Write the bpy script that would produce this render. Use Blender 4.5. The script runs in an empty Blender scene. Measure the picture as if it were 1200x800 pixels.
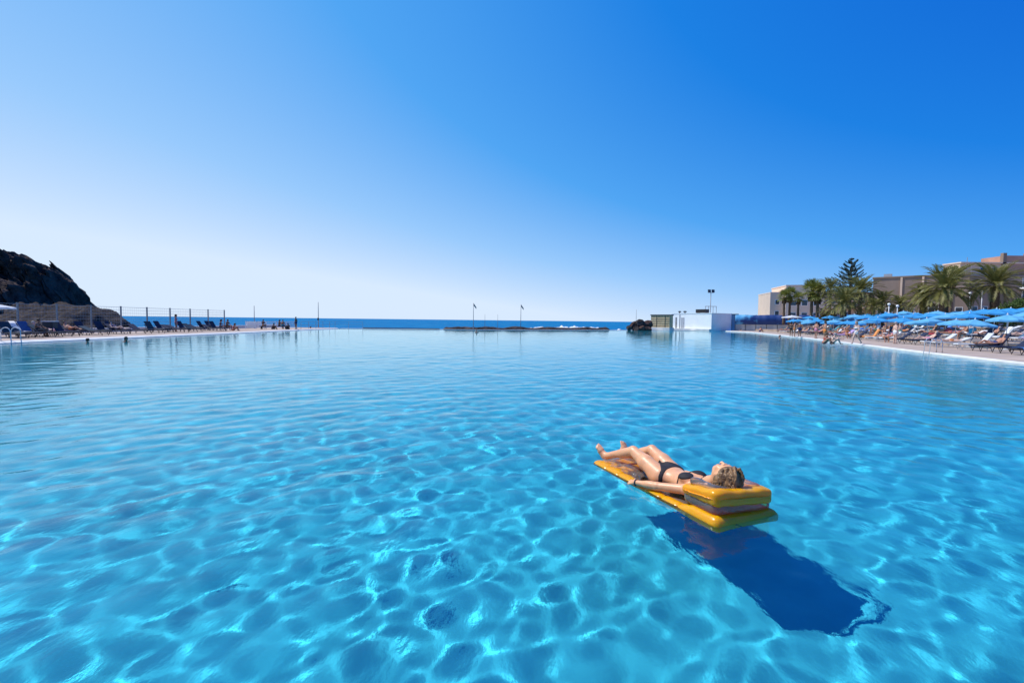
import bpy, bmesh, math, random
import numpy as np
from mathutils import Vector, Matrix, Euler

R = math.radians
rnd = random.Random(11)
sc = bpy.context.scene
COL = sc.collection

# ------------------------------------------------------------------ render
sc.view_settings.view_transform = 'Standard'
sc.view_settings.look = 'None'
sc.view_settings.exposure = 0.0
sc.view_settings.gamma = 1.0
cy = sc.cycles
cy.use_denoising = True
cy.max_bounces = 10
cy.diffuse_bounces = 7
cy.glossy_bounces = 4
cy.transmission_bounces = 8
cy.transparent_max_bounces = 16
cy.caustics_refractive = True
cy.caustics_reflective = False
cy.sample_clamp_indirect = 5
cy.sample_clamp_direct = 12

# ------------------------------------------------------------------ camera
H, FPX, HOR0, HSL = 1.6, 533.333, 375.3, 0.01136
cam = bpy.data.cameras.new('camera')
cam_o = bpy.data.objects.new('camera', cam)
COL.objects.link(cam_o)
sc.camera = cam_o
cam.lens, cam.sensor_width = 16, 36
cam.clip_start, cam.clip_end = 0.05, 40000
cam_o.matrix_world = (Matrix.Translation((0, 0, H)) @ Euler((R(90 - 2.65), 0, 0)).to_matrix().to_4x4()
                      @ Matrix.Rotation(R(0.65), 4, 'Z'))


def hor(px):
    return HOR0 + (px - 600) * HSL


def gx(px, Y):                       # world x of a photo column at depth Y
    return (px - 600) / FPX * Y


def gz(px, py, Y):                   # world z of a photo pixel at depth Y
    return H - (py - hor(px)) / FPX * Y


def gnd(px, py, z=0.0):              # ground point under a photo pixel
    Y = (H - z) * FPX / (py - hor(px))
    return gx(px, Y), Y


# ------------------------------------------------------------------ light
SUN_EL = R(58)
SAZ = Vector((-0.95, 0.31, 0)).normalized()
SDIR = SAZ * math.cos(SUN_EL) + Vector((0, 0, math.sin(SUN_EL)))
sd = bpy.data.lights.new('sun', 'SUN')
so = bpy.data.objects.new('sun', sd)
COL.objects.link(so)
sd.energy, sd.angle, sd.color = 4.7, R(0.53), (1, 0.95, 0.88)
so.rotation_euler = SDIR.to_track_quat('Z', 'Y').to_euler()
so.location = SDIR * 50
sd.cycles.is_caustics_light = True

w = bpy.data.worlds.new('World')
sc.world = w
w.use_nodes = True
nt = w.node_tree
N, LK = nt.nodes, nt.links.new
bg = N['Background']
sky = N.new('ShaderNodeTexSky')
sky.sky_type = 'NISHITA'
sky.sun_disc = False
sky.sun_elevation = SUN_EL
sky.sun_rotation = math.atan2(SDIR.x, SDIR.y)
sky.ozone_density = 3
sky.dust_density = 0.5


def wmath(op, a, b=None, c=None, clamp=False):
    n = N.new('ShaderNodeMath')
    n.operation = op
    n.use_clamp = clamp
    for i, v in enumerate((a, b, c)):
        if v is None:
            continue
        if isinstance(v, (int, float)):
            n.inputs[i].default_value = v
        else:
            LK(v, n.inputs[i])
    return n.outputs[0]


tc = N.new('ShaderNodeTexCoord')
sep = N.new('ShaderNodeSeparateXYZ')
LK(tc.outputs['Generated'], sep.inputs[0])
el = wmath('ABSOLUTE', wmath('ARCSINE', sep.outputs[2]))
E_ = wmath('EXPONENT', wmath('MULTIPLY', el, -1 / R(15.0)))
hl = wmath('SQRT', wmath('ADD', wmath('ADD', wmath('MULTIPLY', sep.outputs[0], sep.outputs[0]),
                                      wmath('MULTIPLY', sep.outputs[1], sep.outputs[1])), 0.01))
dt = wmath('DIVIDE', wmath('ADD', wmath('MULTIPLY', sep.outputs[0], -0.934), wmath('MULTIPLY', sep.outputs[1], 0.358)), hl)
G_ = wmath('MULTIPLY_ADD', dt, 0.5, 0.5)
tt = wmath('ADD', wmath('MULTIPLY_ADD', E_, 0.80, -0.275), wmath('MULTIPLY', G_, 0.82), clamp=True)
rp = N.new('ShaderNodeValToRGB')
LK(tt, rp.inputs[0])
cr = rp.color_ramp
cr.elements[0].position, cr.elements[0].color = 0.0, (0.000, 0.115, 0.66, 1)
cr.elements[1].position, cr.elements[1].color = 1.0, (0.70, 0.84, 1.03, 1)
for p, c in ((0.25, (0.008, 0.22, 0.79)), (0.5, (0.080, 0.385, 0.92)), (0.74, (0.32, 0.60, 1.0))):
    e = cr.elements.new(p)
    e.color = (*c, 1)
mixn = N.new('ShaderNodeMix')
mixn.data_type = 'RGBA'
mixn.inputs[0].default_value = 0.04
sc10 = N.new('ShaderNodeVectorMath')
sc10.operation = 'SCALE'
sc10.inputs[3].default_value = 10.0
LK(rp.outputs[0], sc10.inputs[0])
LK(sc10.outputs[0], mixn.inputs[6])
LK(sky.outputs[0], mixn.inputs[7])
LK(mixn.outputs[2], bg.inputs[0])
bg.inputs[1].default_value = 0.1


# ------------------------------------------------------------------ materials
def mat(name, colr, rough=0.6, noise=None, var=0.25, metal=0.0, spec=0.4, bump=None, transl=0.0, coat=0.0, sss=0.0,
        col2=None, dist=0.02):
    m = bpy.data.materials.new(name)
    m.use_nodes = True
    t = m.node_tree
    b = t.nodes['Principled BSDF']
    b.inputs['Base Color'].default_value = (*colr, 1)
    b.inputs['Roughness'].default_value = rough
    b.inputs['Metallic'].default_value = metal
    b.inputs['Specular IOR Level'].default_value = spec
    b.inputs['Coat Weight'].default_value = coat
    b.inputs['Coat Roughness'].default_value = 0.08
    if sss:
        b.inputs['Subsurface Weight'].default_value = sss
        b.inputs['Subsurface Radius'].default_value = (0.03, 0.012, 0.006)
        b.inputs['Subsurface Scale'].default_value = 0.4
    src = None
    if noise or bump:
        tcn = t.nodes.new('ShaderNodeTexCoord')
    if noise:
        n = t.nodes.new('ShaderNodeTexNoise')
        n.inputs['Scale'].default_value = noise
        n.inputs['Detail'].default_value = 6
        n.inputs['Roughness'].default_value = 0.65
        t.links.new(tcn.outputs['Object'], n.inputs['Vector'])
        r = t.nodes.new('ShaderNodeValToRGB')
        lo = [c * (1 - var) for c in colr]
        hi = col2 if col2 else [min(1, c * (1 + var)) for c in colr]
        r.color_ramp.elements[0].position, r.color_ramp.elements[0].color = 0.32, (*lo, 1)
        r.color_ramp.elements[1].position, r.color_ramp.elements[1].color = 0.68, (*hi, 1)
        t.links.new(n.outputs['Fac'], r.inputs[0])
        t.links.new(r.outputs[0], b.inputs['Base Color'])
        src = r.outputs[0]
    if bump:
        n2 = t.nodes.new('ShaderNodeTexNoise')
        n2.inputs['Scale'].default_value = bump[0]
        n2.inputs['Detail'].default_value = 6
        t.links.new(tcn.outputs['Object'], n2.inputs['Vector'])
        bn = t.nodes.new('ShaderNodeBump')
        bn.inputs['Strength'].default_value = bump[1]
        bn.inputs['Distance'].default_value = dist
        t.links.new(n2.outputs['Fac'], bn.inputs['Height'])
        t.links.new(bn.outputs[0], b.inputs['Normal'])
    if transl:
        tr = t.nodes.new('ShaderNodeBsdfTranslucent')
        tr.inputs[0].default_value = (*colr, 1)
        if src:
            t.links.new(src, tr.inputs[0])
        mx = t.nodes.new('ShaderNodeMixShader')
        mx.inputs[0].default_value = transl
        t.links.new(b.outputs[0], mx.inputs[1])
        t.links.new(tr.outputs[0], mx.inputs[2])
        t.links.new(mx.outputs[0], t.nodes['Material Output'].inputs[0])
    return m


M = dict(
    coping=mat('white_coping', (0.62, 0.62, 0.60), 0.7, 1.2, 0.12),
    deck=mat('sandy_paving', (0.40, 0.31, 0.25), 0.85, 0.5, 0.2, bump=(6, 0.3)),
    wallblue=mat('pool_paint', (0.10, 0.42, 0.62), 0.6),
    white=mat('white_render', (0.90, 0.90, 0.87), 0.8, 0.35, 0.07),
    greyrender=mat('grey_render', (0.42, 0.43, 0.45), 0.85, 0.4, 0.15),
    ochre=mat('ochre_blockwork', (0.56, 0.43, 0.25), 0.9, 0.8, 0.25),
    dark=mat('dark_metal', (0.03, 0.035, 0.045), 0.5),
    steel=mat('galvanised_steel', (0.45, 0.46, 0.47), 0.4, metal=0.7),
    post=mat('grey_post', (0.30, 0.29, 0.28), 0.6, metal=0.2),
    wire=mat('fence_wire', (0.42, 0.41, 0.40), 0.6, metal=0.3),
    chrome=mat('chrome', (0.7, 0.7, 0.72), 0.15, metal=1.0),
    rock=mat('volcanic_rock', (0.022, 0.019, 0.020), 0.95, 0.6, 0.5, col2=(0.11, 0.080, 0.070), spec=0.15, bump=(1.5, 1.0), dist=0.4),
    redrock=mat('reddish_rock', (0.05, 0.030, 0.026), 0.95, 1.2, 0.4, col2=(0.13, 0.075, 0.06), spec=0.15),
    slope=mat('dark_slope', (0.034, 0.029, 0.028), 0.95, 1.3, 0.5, col2=(0.085, 0.068, 0.060), spec=0.1),
    navy=mat('navy_fabric', (0.012, 0.020, 0.055), 0.8, 9, 0.2),
    navy2=mat('blue_fabric', (0.03, 0.10, 0.26), 0.8, 9, 0.2),
    frame=mat('dark_frame', (0.035, 0.028, 0.026), 0.6),
    whiteframe=mat('white_plastic', (0.62, 0.62, 0.62), 0.5),
    parasol=mat('blue_parasol_cloth', (0.05, 0.34, 0.70), 0.75, 2, 0.12, transl=0.3),
    parasol2=mat('pale_blue_parasol_cloth', (0.14, 0.47, 0.77), 0.75, 2, 0.12, transl=0.3),
    parasolw=mat('white_parasol_cloth', (0.70, 0.72, 0.74), 0.75, transl=0.3),
    straw=mat('straw', (0.42, 0.32, 0.18), 0.9, 8, 0.3),
    trunk=mat('palm_bark', (0.13, 0.085, 0.055), 0.95, 5, 0.4, bump=(9, 1.0)),
    skirt=mat('dead_fronds', (0.16, 0.095, 0.045), 0.95, 3, 0.4),
    frond=mat('palm_frond', (0.15, 0.16, 0.038), 0.45, 0.9, 0.35, col2=(0.32, 0.29, 0.080), transl=0.3),
    fan=mat('fan_frond', (0.13, 0.17, 0.032), 0.45, 0.9, 0.35, col2=(0.33, 0.33, 0.070), transl=0.3),
    pine=mat('pine_needles', (0.020, 0.036, 0.024), 0.8, 0.8, 0.3, col2=(0.05, 0.075, 0.045)),
    bark=mat('bark', (0.07, 0.05, 0.04), 0.95, 3, 0.3),
    bush=mat('dry_bush_leaves', (0.10, 0.075, 0.025), 0.8, 1.4, 0.4, col2=(0.16, 0.13, 0.04), transl=0.2),
    hedge=mat('hedge_leaves', (0.045, 0.085, 0.016), 0.7, 1.0, 0.4, col2=(0.11, 0.18, 0.03), transl=0.25),
    cream=mat('cream_render', (0.78, 0.59, 0.44), 0.9, 0.25, 0.1),
    cream2=mat('sand_render', (0.68, 0.50, 0.36), 0.9, 0.25, 0.1),
    brown=mat('brown_concrete', (0.27, 0.20, 0.155), 0.9, 0.2, 0.2),
    brick=mat('red_render', (0.44, 0.25, 0.18), 0.9, 0.5, 0.12),
    glass=mat('dark_window', (0.03, 0.035, 0.045), 0.12, spec=0.8),
    foam=mat('sea_foam', (0.85, 0.88, 0.90), 0.9, transl=0.2),
)
SKIN = [mat('tanned_skin', (0.44, 0.22, 0.14), 0.5, spec=0.3), mat('fair_skin', (0.62, 0.40, 0.31), 0.5, spec=0.3),
        mat('red_skin', (0.50, 0.24, 0.16), 0.5, spec=0.3), mat('brown_skin', (0.30, 0.15, 0.09), 0.5, spec=0.3)]
HAIR = [mat('black_hair', (0.012, 0.010, 0.010), 0.6), mat('brown_hair', (0.06, 0.035, 0.02), 0.6),
        mat('grey_hair', (0.35, 0.33, 0.31), 0.7), mat('fair_hair', (0.32, 0.22, 0.11), 0.6)]
CLOTH = {n: mat(n + '_swimwear', c, 0.8) for n, c in dict(
    black=(0.015, 0.015, 0.02), navy=(0.02, 0.04, 0.14), red=(0.5, 0.04, 0.05), white=(0.75, 0.75, 0.75),
    green=(0.05, 0.25, 0.15), pink=(0.62, 0.22, 0.32), orange=(0.7, 0.22, 0.05), teal=(0.04, 0.28, 0.33)).items()}
TOWEL = {n: mat(n + '_towel', c, 0.95, 14, 0.15) for n, c in dict(
    white=(0.75, 0.75, 0.74), turquoise=(0.12, 0.42, 0.50), pink=(0.60, 0.30, 0.42), red=(0.55, 0.08, 0.10), orange=(0.65, 0.26, 0.08),
    lilac=(0.38, 0.28, 0.50), yellow=(0.65, 0.52, 0.16), blue=(0.08, 0.20, 0.50)).items()}


# ------------------------------------------------------------------ mesh helpers
class MB:
    def __init__(s):
        s.v, s.f = [], []

    def add(s, vs, fs):
        b = len(s.v)
        s.v += [tuple(p) for p in vs]
        s.f += [tuple(i + b for i in f) for f in fs]

    def box(s, c, d, rz=0.0, tilt=None):
        cx, cyy, cz = c
        hx, hy, hz = d[0] / 2, d[1] / 2, d[2] / 2
        m = Matrix.Rotation(rz, 3, 'Z')
        if tilt:
            m = m @ Matrix.Rotation(tilt[0], 3, tilt[1])
        vs = []
        for z in (-hz, hz):
            for x, y in ((-hx, -hy), (hx, -hy), (hx, hy), (-hx, hy)):
                p = m @ Vector((x, y, z))
                vs.append((p.x + cx, p.y + cyy, p.z + cz))
        s.add(vs, [(3, 2, 1, 0), (4, 5, 6, 7), (0, 1, 5, 4), (1, 2, 6, 5), (2, 3, 7, 6), (3, 0, 4, 7)])

    def tube(s, pts, rad, n=6, cap=True):
        pts = [Vector(p) for p in pts]
        if not isinstance(rad, (list, tuple)):
            rad = [rad] * len(pts)
        rings = []
        ref = None
        for i, p in enumerate(pts):
            d = (pts[min(i + 1, len(pts) - 1)] - pts[max(i - 1, 0)]).normalized()
            if ref is None:
                ref = d.orthogonal().normalized()
            a = (ref - d * ref.dot(d))
            a = a.normalized() if a.length > 1e-6 else d.orthogonal().normalized()
            ref = a
            b = d.cross(a)
            rings.append([p + (a * math.cos(6.28318 * k / n) + b * math.sin(6.28318 * k / n)) * rad[i] for k in range(n)])
        vs = [q for r_ in rings for q in r_]
        fs = []
        for i in range(len(pts) - 1):
            for k in range(n):
                k2 = (k + 1) % n
                fs.append((i * n + k, i * n + k2, (i + 1) * n + k2, (i + 1) * n + k))
        if cap:
            fs.append(tuple(range(n - 1, -1, -1)))
            fs.append(tuple((len(pts) - 1) * n + k for k in range(n)))
        s.add(vs, fs)

    def build(s, name, m, parent=None, smooth=False):
        me = bpy.data.meshes.new(name)
        me.from_pydata(s.v, [], s.f)
        me.update()
        if smooth:
            me.shade_smooth()
        me.materials.append(m)
        return link(name, me, parent)


def link(name, me, parent=None):
    o = bpy.data.objects.new(name, me)
    COL.objects.link(o)
    if parent is not None:
        o.parent = parent
    return o


def npmesh(name, V, F, m, parent=None, smooth=True):
    V = np.ascontiguousarray(V, dtype=np.float32)
    F = np.ascontiguousarray(F, dtype=np.int32)
    me = bpy.data.meshes.new(name)
    me.vertices.add(len(V))
    me.vertices.foreach_set('co', V.ravel())
    me.loops.add(F.size)
    me.loops.foreach_set('vertex_index', F.ravel())
    me.polygons.add(len(F))
    me.polygons.foreach_set('loop_start', np.arange(len(F), dtype=np.int32) * F.shape[1])
    me.update(calc_edges=True)
    me.validate()
    if smooth:
        me.shade_smooth()
    me.materials.append(m)
    return link(name, me, parent)


def tag(o, label=None, cat=None, group=None, kind=None):
    if label:
        o['label'] = label
    if cat:
        o['category'] = cat
    if group:
        o['group'] = group
    if kind:
        o['kind'] = kind
    return o


def empty(name, loc, rz=0.0, label=None, cat=None, group=None):
    o = bpy.data.objects.new(name, None)
    COL.objects.link(o)
    o.location = loc
    o.rotation_euler = (0, 0, rz)
    o.empty_display_size = 0.1
    return tag(o, label, cat, group)


def copy_tree(o, parent=None):
    c = o.copy()
    COL.objects.link(c)
    c.parent = parent
    for ch in list(o.children):
        copy_tree(ch, c)
    return c


def recolour(o, m):                  # this copy's own material, the mesh stays shared
    o.material_slots[0].link = 'OBJECT'
    o.material_slots[0].material = m


ORD = ['first', 'second', 'third', 'fourth', 'fifth', 'sixth', 'seventh', 'eighth', 'ninth', 'tenth', 'eleventh', 'twelfth',
       'thirteenth', 'fourteenth', 'fifteenth', 'sixteenth', 'seventeenth', 'eighteenth', 'nineteenth', 'twentieth',
       'twenty-first', 'twenty-second', 'twenty-third', 'twenty-fourth', 'twenty-fifth', 'twenty-sixth', 'twenty-seventh',
       'twenty-eighth', 'twenty-ninth', 'thirtieth']


# ------------------------------------------------------------------ smooth implicit solids (for bodies and inflatables)
class Field:
    def __init__(s, lo, hi, h):
        s.lo, s.h = np.array(lo, float), h
        s.n = np.ceil((np.array(hi) - s.lo) / h).astype(int) + 1
        s.f = np.full(s.n, 1.0, np.float32)

    def _win(s, lo, hi):
        a = np.clip(np.floor((np.array(lo) - s.lo) / s.h).astype(int), 0, s.n - 1)
        b = np.clip(np.ceil((np.array(hi) - s.lo) / s.h).astype(int) + 1, 1, s.n)
        return tuple(slice(i, j) for i, j in zip(a, b))

    def _pts(s, w):
        ax = [(s.lo[i] + s.h * np.arange(w[i].start, w[i].stop)).astype(np.float32) for i in range(3)]
        return np.meshgrid(*ax, indexing='ij', sparse=True)

    def put(s, d, w, k, sub=False):
        a = s.f[w]
        if sub:
            d = -d
            hh = np.clip(k - np.abs(a - d), 0, None) / max(k, 1e-6)
            s.f[w] = np.maximum(a, d) + hh * hh * k * 0.25
        else:
            hh = np.clip(k - np.abs(a - d), 0, None) / max(k, 1e-6)
            s.f[w] = np.minimum(a, d) - hh * hh * k * 0.25

    def cone(s, a, b, ra, rb, k=0.02, sub=False):
        a, b = np.array(a, float), np.array(b, float)
        rm = max(ra, rb) + k + 3 * s.h
        w = s._win(np.minimum(a, b) - rm, np.maximum(a, b) + rm)
        if any(q.stop <= q.start for q in w):
            return
        X, Y, Z = s._pts(w)
        ba = b - a
        l2 = max(float(ba @ ba), 1e-9)
        t = np.clip(((X - a[0]) * ba[0] + (Y - a[1]) * ba[1] + (Z - a[2]) * ba[2]) / l2, 0, 1)
        d = np.sqrt((X - a[0] - t * ba[0]) ** 2 + (Y - a[1] - t * ba[1]) ** 2 + (Z - a[2] - t * ba[2]) ** 2) - (ra + (rb - ra) * t)
        s.put(d, w, k, sub)

    def chain(s, pts, rads, k=0.02):
        for i in range(len(pts) - 1):
            s.cone(pts[i], pts[i + 1], rads[i], rads[i + 1], k)

    def ell(s, c, r, axes=None, k=0.03, sub=False):
        c, r = np.array(c, float), np.array(r, float)
        rm = max(r) + k + 3 * s.h
        w = s._win(c - rm, c + rm)
        if any(q.stop <= q.start for q in w):
            return
        X, Y, Z = s._pts(w)
        X, Y, Z = X - c[0], Y - c[1], Z - c[2]
        if axes is None:
            p = (X, Y, Z)
        else:
            p = [X * u[0] + Y * u[1] + Z * u[2] for u in axes]
        k0 = np.sqrt(sum((q / rr) ** 2 for q, rr in zip(p, r)))
        k1 = np.sqrt(sum((q / rr ** 2) ** 2 for q, rr in zip(p, r)))
        d = k0 * (k0 - 1) / np.maximum(k1, 1e-6)
        s.put(d, w, k, sub)

    def mesh(s, f=None):
        f = s.f if f is None else f
        neg = f < 0
        nx, ny, nz = f.shape
        cs = np.zeros((nx - 1, ny - 1, nz - 1), np.int8)
        offs = [(i, j, k) for i in (0, 1) for j in (0, 1) for k in (0, 1)]
        for i, j, k in offs:
            cs += neg[i:nx - 1 + i, j:ny - 1 + j, k:nz - 1 + k]
        act = (cs > 0) & (cs < 8)
        ci = np.argwhere(act)
        idx = np.full(act.shape, -1, np.int32)
        idx[act] = np.arange(len(ci))
        acc = np.zeros((len(ci), 3), np.float64)
        cnt = np.zeros(len(ci))
        val = {o: f[ci[:, 0] + o[0], ci[:, 1] + o[1], ci[:, 2] + o[2]] for o in offs}
        for o in offs:
            for ax in range(3):
                if o[ax]:
                    continue
                o2 = tuple(o[q] + (q == ax) for q in range(3))
                a, b = val[o], val[o2]
                cross = (a < 0) != (b < 0)
                t = np.where(cross, a / np.where(cross, a - b, 1), 0)
                p = np.tile(np.array(o, float), (len(ci), 1))
                p[:, ax] += t
                acc[cross] += p[cross]
                cnt[cross] += 1
        V = (ci + acc / np.maximum(cnt, 1)[:, None]) * s.h + s.lo
        quads = []
        for ax in range(3):
            u, v = (ax + 1) % 3, (ax + 2) % 3
            sl0 = [slice(1, -1)] * 3
            sl0[ax] = slice(0, -1)
            sl1 = list(sl0)
            sl1[ax] = slice(1, None)
            a, b = neg[tuple(sl0)], neg[tuple(sl1)]
            e = np.argwhere(a != b)
            if not len(e):
                continue
            ng = a[a != b]
            e = e + 1
            e[:, ax] -= 1
            du, dv = np.zeros(3, int), np.zeros(3, int)
            du[u], dv[v] = 1, 1
            c = [idx[tuple((e - q).T)] for q in (du + dv, dv, 0 * du, du)]
            q = np.stack(c, 1)
            q[~ng] = q[~ng][:, ::-1]
            quads.append(q)
        F = np.concatenate(quads)
        return V, F[(F >= 0).all(1)]


def relax(V, F, it=2, lam=0.5):
    for _ in range(it):
        acc = np.zeros_like(V)
        cnt = np.zeros(len(V))
        for i in range(4):
            a, b = F[:, i], F[:, (i + 1) % 4]
            np.add.at(acc, a, V[b])
            np.add.at(cnt, a, 1)
        V = V + lam * (acc / np.maximum(cnt, 1)[:, None] - V)
    return V


def nrm(v):
    v = np.array(v, float)
    return v / max(np.linalg.norm(v), 1e-9)


# body from joints. Torso axes: u up the spine, r to the person's right, f to the front
def body(F, J, hi=False, female=True, k=1.0, build=1.0):
    P = {n: np.array(p, float) for n, p in J.items()}
    u = nrm(P['chest'] - P['pelvis'])
    r = nrm(P['hipR'] - P['hipL'])
    f = nrm(np.cross(u, r))
    r = np.cross(f, u)
    ax = (r, f, u)
    g = build
    F.ell(P['pelvis'], np.array((0.160 * g, 0.100 * g, 0.125)) * k, ax, 0.04)
    mid = (P['pelvis'] + P['chest']) / 2
    F.ell(mid, np.array((0.120 if female else 0.140, 0.082, 0.17)) * k * np.array((g, g, 1)), ax, 0.06)
    F.ell(P['chest'], np.array((0.138 if female else 0.16, 0.096, 0.165)) * k * np.array((g, g, 1)), ax, 0.05)
    F.cone(P['shL'], P['shR'], 0.050 * k, 0.050 * k, 0.06)
    F.chain([P['chest'] + u * 0.09 * k, P['neck'], P['head'] - 0.03 * k * nrm(P['head'] - P['neck'])], [0.075 * k, 0.052 * k, 0.050 * k], 0.04)
    for s_ in 'LR':
        F.chain([P['sh' + s_], P['el' + s_], P['wr' + s_]], [0.047 * k * g, 0.036 * k * g, 0.024 * k], 0.02)
        d = nrm(P['wr' + s_] - P['el' + s_])
        F.ell(P['el' + s_] + d * 0.07 * k, np.array((0.075, 0.036, 0.036)) * k, frame_of(d), 0.02)
        F.chain([P['hip' + s_], P['hip' + s_] * 0.5 + P['kn' + s_] * 0.5, P['kn' + s_]], [0.092 * k * g, 0.078 * k * g, 0.053 * k], 0.03)
        d = nrm(P['an' + s_] - P['kn' + s_])
        F.chain([P['kn' + s_], P['an' + s_]], [0.052 * k, 0.034 * k], 0.02)
        back = nrm(np.cross(d, np.cross(P['kn' + s_] - P['hip' + s_], d)) * -1 + 1e-6 * f)
        F.ell(P['kn' + s_] + d * 0.12 * k - f * 0.012 * k, np.array((0.11, 0.047, 0.047)) * k, frame_of(d), 0.03)
        t = P['to' + s_]
        heel = P['an' + s_] + d * 0.045 * k
        F.chain([heel, heel * 0.45 + t * 0.55, t], [0.032 * k, 0.032 * k, 0.019 * k], 0.02)
        F.cone(P['an' + s_], heel * 0.5 + t * 0.5, 0.034 * k, 0.028 * k, 0.02)


def frame_of(d):
    d = nrm(d)
    a = nrm(np.cross(d, (0.3, 0.9, 0.2)))
    return (d, a, np.cross(d, a))


def head(F, c, up, face, k=1.0, hi=False):
    c, up, face = np.array(c, float), nrm(up), nrm(face)
    face = nrm(face - up * (face @ up))
    r = np.cross(face, up)
    ax = (r, face, up)

    def p(x, y, z):
        return c + (r * x + face * y + up * z) * k
    F.ell(p(0, -0.012, 0.028), np.array((0.073, 0.093, 0.082)) * k, ax, 0.02)
    F.ell(p(0, 0.018, -0.035), np.array((0.056, 0.066, 0.075)) * k, ax, 0.03)
    F.ell(p(0, 0.058, -0.088), np.array((0.024, 0.022, 0.020)) * k, ax, 0.03)
    F.cone(p(0, 0.082, 0.004), p(0, 0.103, -0.034), 0.008 * k, 0.0125 * k, 0.012)
    if hi:
        for s_ in (-1, 1):
            F.ell(p(s_ * 0.030, 0.092, 0.004), np.array((0.017, 0.010, 0.009)) * k, ax, 0.012, sub=True)
            F.ell(p(s_ * 0.030, 0.074, 0.002), np.array((0.014, 0.0125, 0.011)) * k, ax, 0.004)
            F.cone(p(s_ * 0.014, 0.086, 0.022), p(s_ * 0.045, 0.074, 0.022), 0.007 * k, 0.006 * k, 0.012)
            F.ell(p(s_ * 0.010, 0.098, -0.038), np.array((0.009, 0.008, 0.007)) * k, ax, 0.006)
            F.ell(p(s_ * 0.074, -0.008, -0.012), np.array((0.010, 0.018, 0.030)) * k, ax, 0.008)
            F.ell(p(s_ * 0.042, 0.052, -0.030), np.array((0.020, 0.022, 0.022)) * k, ax, 0.02)
        F.ell(p(0, 0.083, -0.060), np.array((0.023, 0.011, 0.0065)) * k, ax, 0.006)
        F.ell(p(0, 0.081, -0.071), np.array((0.020, 0.011, 0.0070)) * k, ax, 0.006)


def hand(F, wrist, d, nback, side, curl=0.35, k=1.0):
    """palm, four unequal curled fingers and a thumb; d along the hand, nback out of the back of the hand"""
    d, n = nrm(d), nrm(nback)
    n = nrm(n - d * (n @ d))
    lat = np.cross(d, n) * side               # towards the thumb
    w0 = np.array(wrist, float)
    for q in (-0.024, -0.008, 0.008, 0.024):
        F.cone(w0 + d * 0.012 + lat * q * 0.55, w0 + d * 0.082 * k + lat * q, 0.014, 0.0115, 0.012)
    for q, ln in ((0.028, 0.068), (0.010, 0.078), (-0.009, 0.072), (-0.027, 0.056)):
        p = w0 + d * 0.084 * k + lat * q
        dd, rad = d + lat * q * 1.6, 0.0092
        for i, part in enumerate((0.45, 0.32, 0.23)):
            a = curl * (i + 1) * 0.9
            e = nrm(dd * math.cos(a) - n * math.sin(a))
            p2 = p + e * ln * part * k
            F.cone(p, p2, rad, rad - 0.0009, 0.003)
            p, rad = p2, rad - 0.0009
    p = w0 + d * 0.022 + lat * 0.024
    e = nrm(d * 0.75 + lat * 0.6 - n * 0.2)
    p2 = p + e * 0.042
    F.cone(p, p2, 0.0135, 0.0105, 0.010)
    F.cone(p2, p2 + nrm(d + lat * 0.15 - n * 0.3) * 0.030, 0.0105, 0.0085, 0.003)


# ------------------------------------------------------------------ pool basin, water, decks, sea
LEFT_E = [(-28.4, 0.4), (-28.1, 25), (-27.9, 32.3), (-27.3, 44), (-27.6, 58), (-27.2, 71.5)]
FAR_E = [(-27.2, 71.5), (-5.4, 72.8), (18.6, 82.5), (25.0, 88.2), (40.0, 88.2)]
RIGHT_E = [(40.0, 88.2), (40.3, 77), (32.3, 50.7), (26.6, 35), (25.0, 30.9), (22.8, 24.9), (20.9, 18.5), (19.0, 10), (17.0, 0.4)]
POOL = LEFT_E + FAR_E[1:] + RIGHT_E[1:]
DZ = 0.12                                   # deck level above the water
FLOOR_Z = -1.40


def inside(X, Y, poly):
    r_ = np.zeros(X.shape, bool)
    n = len(poly)
    for i in range(n):
        (x1, y1), (x2, y2) = poly[i], poly[(i + 1) % n]
        if y1 == y2:
            continue
        c = ((y1 > Y) != (y2 > Y)) & (X < (x2 - x1) * (Y - y1) / (y2 - y1) + x1)
        r_ ^= c
    return r_


def offset_line(pts, d):                    # moved to the left of travel by d
    out = []
    for i, p in enumerate(pts):
        a, b = pts[max(i - 1, 0)], pts[min(i + 1, len(pts) - 1)]
        t = Vector((b[0] - a[0], b[1] - a[1])).normalized()
        out.append((p[0] - t.y * d, p[1] + t.x * d))
    return out


def wave_set(seed=5, n=150, lmin=0.17, lmax=2.4, slope=0.066, main=R(-25), spread=1.15):
    g = np.random.default_rng(seed)
    L = np.exp(g.uniform(np.log(lmin), np.log(lmax), n))
    th = main + g.normal(0, spread, n)
    k = 2 * np.pi / L
    s = g.uniform(0.4, 1, n) * np.minimum(1, 0.55 / L) ** 1.1
    s *= slope * math.sqrt(2) / math.sqrt((s ** 2).sum())
    return list(zip(k, th, s / k, g.uniform(0, 6.283, n), L))


WAVES = wave_set()


def water_z(x, y, cell):
    z = np.zeros_like(x)
    for k, t, a, p, l in WAVES:
        z += np.clip((l / cell - 3) / 4, 0, 1) * a * np.sin(k * (x * math.cos(t) + y * math.sin(t)) + p)
    return z


nr, na = 980, 840
rr = np.geomspace(0.9, 104, nr)
aa = np.linspace(R(88), R(-88), na)
RR, AA = np.meshgrid(rr, aa, indexing='ij')
WX, WY = RR * np.sin(AA), RR * np.cos(AA) - 0.75
cell = np.maximum(RR * math.log(104 / 0.9) / nr, RR * R(176) / na)
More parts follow.
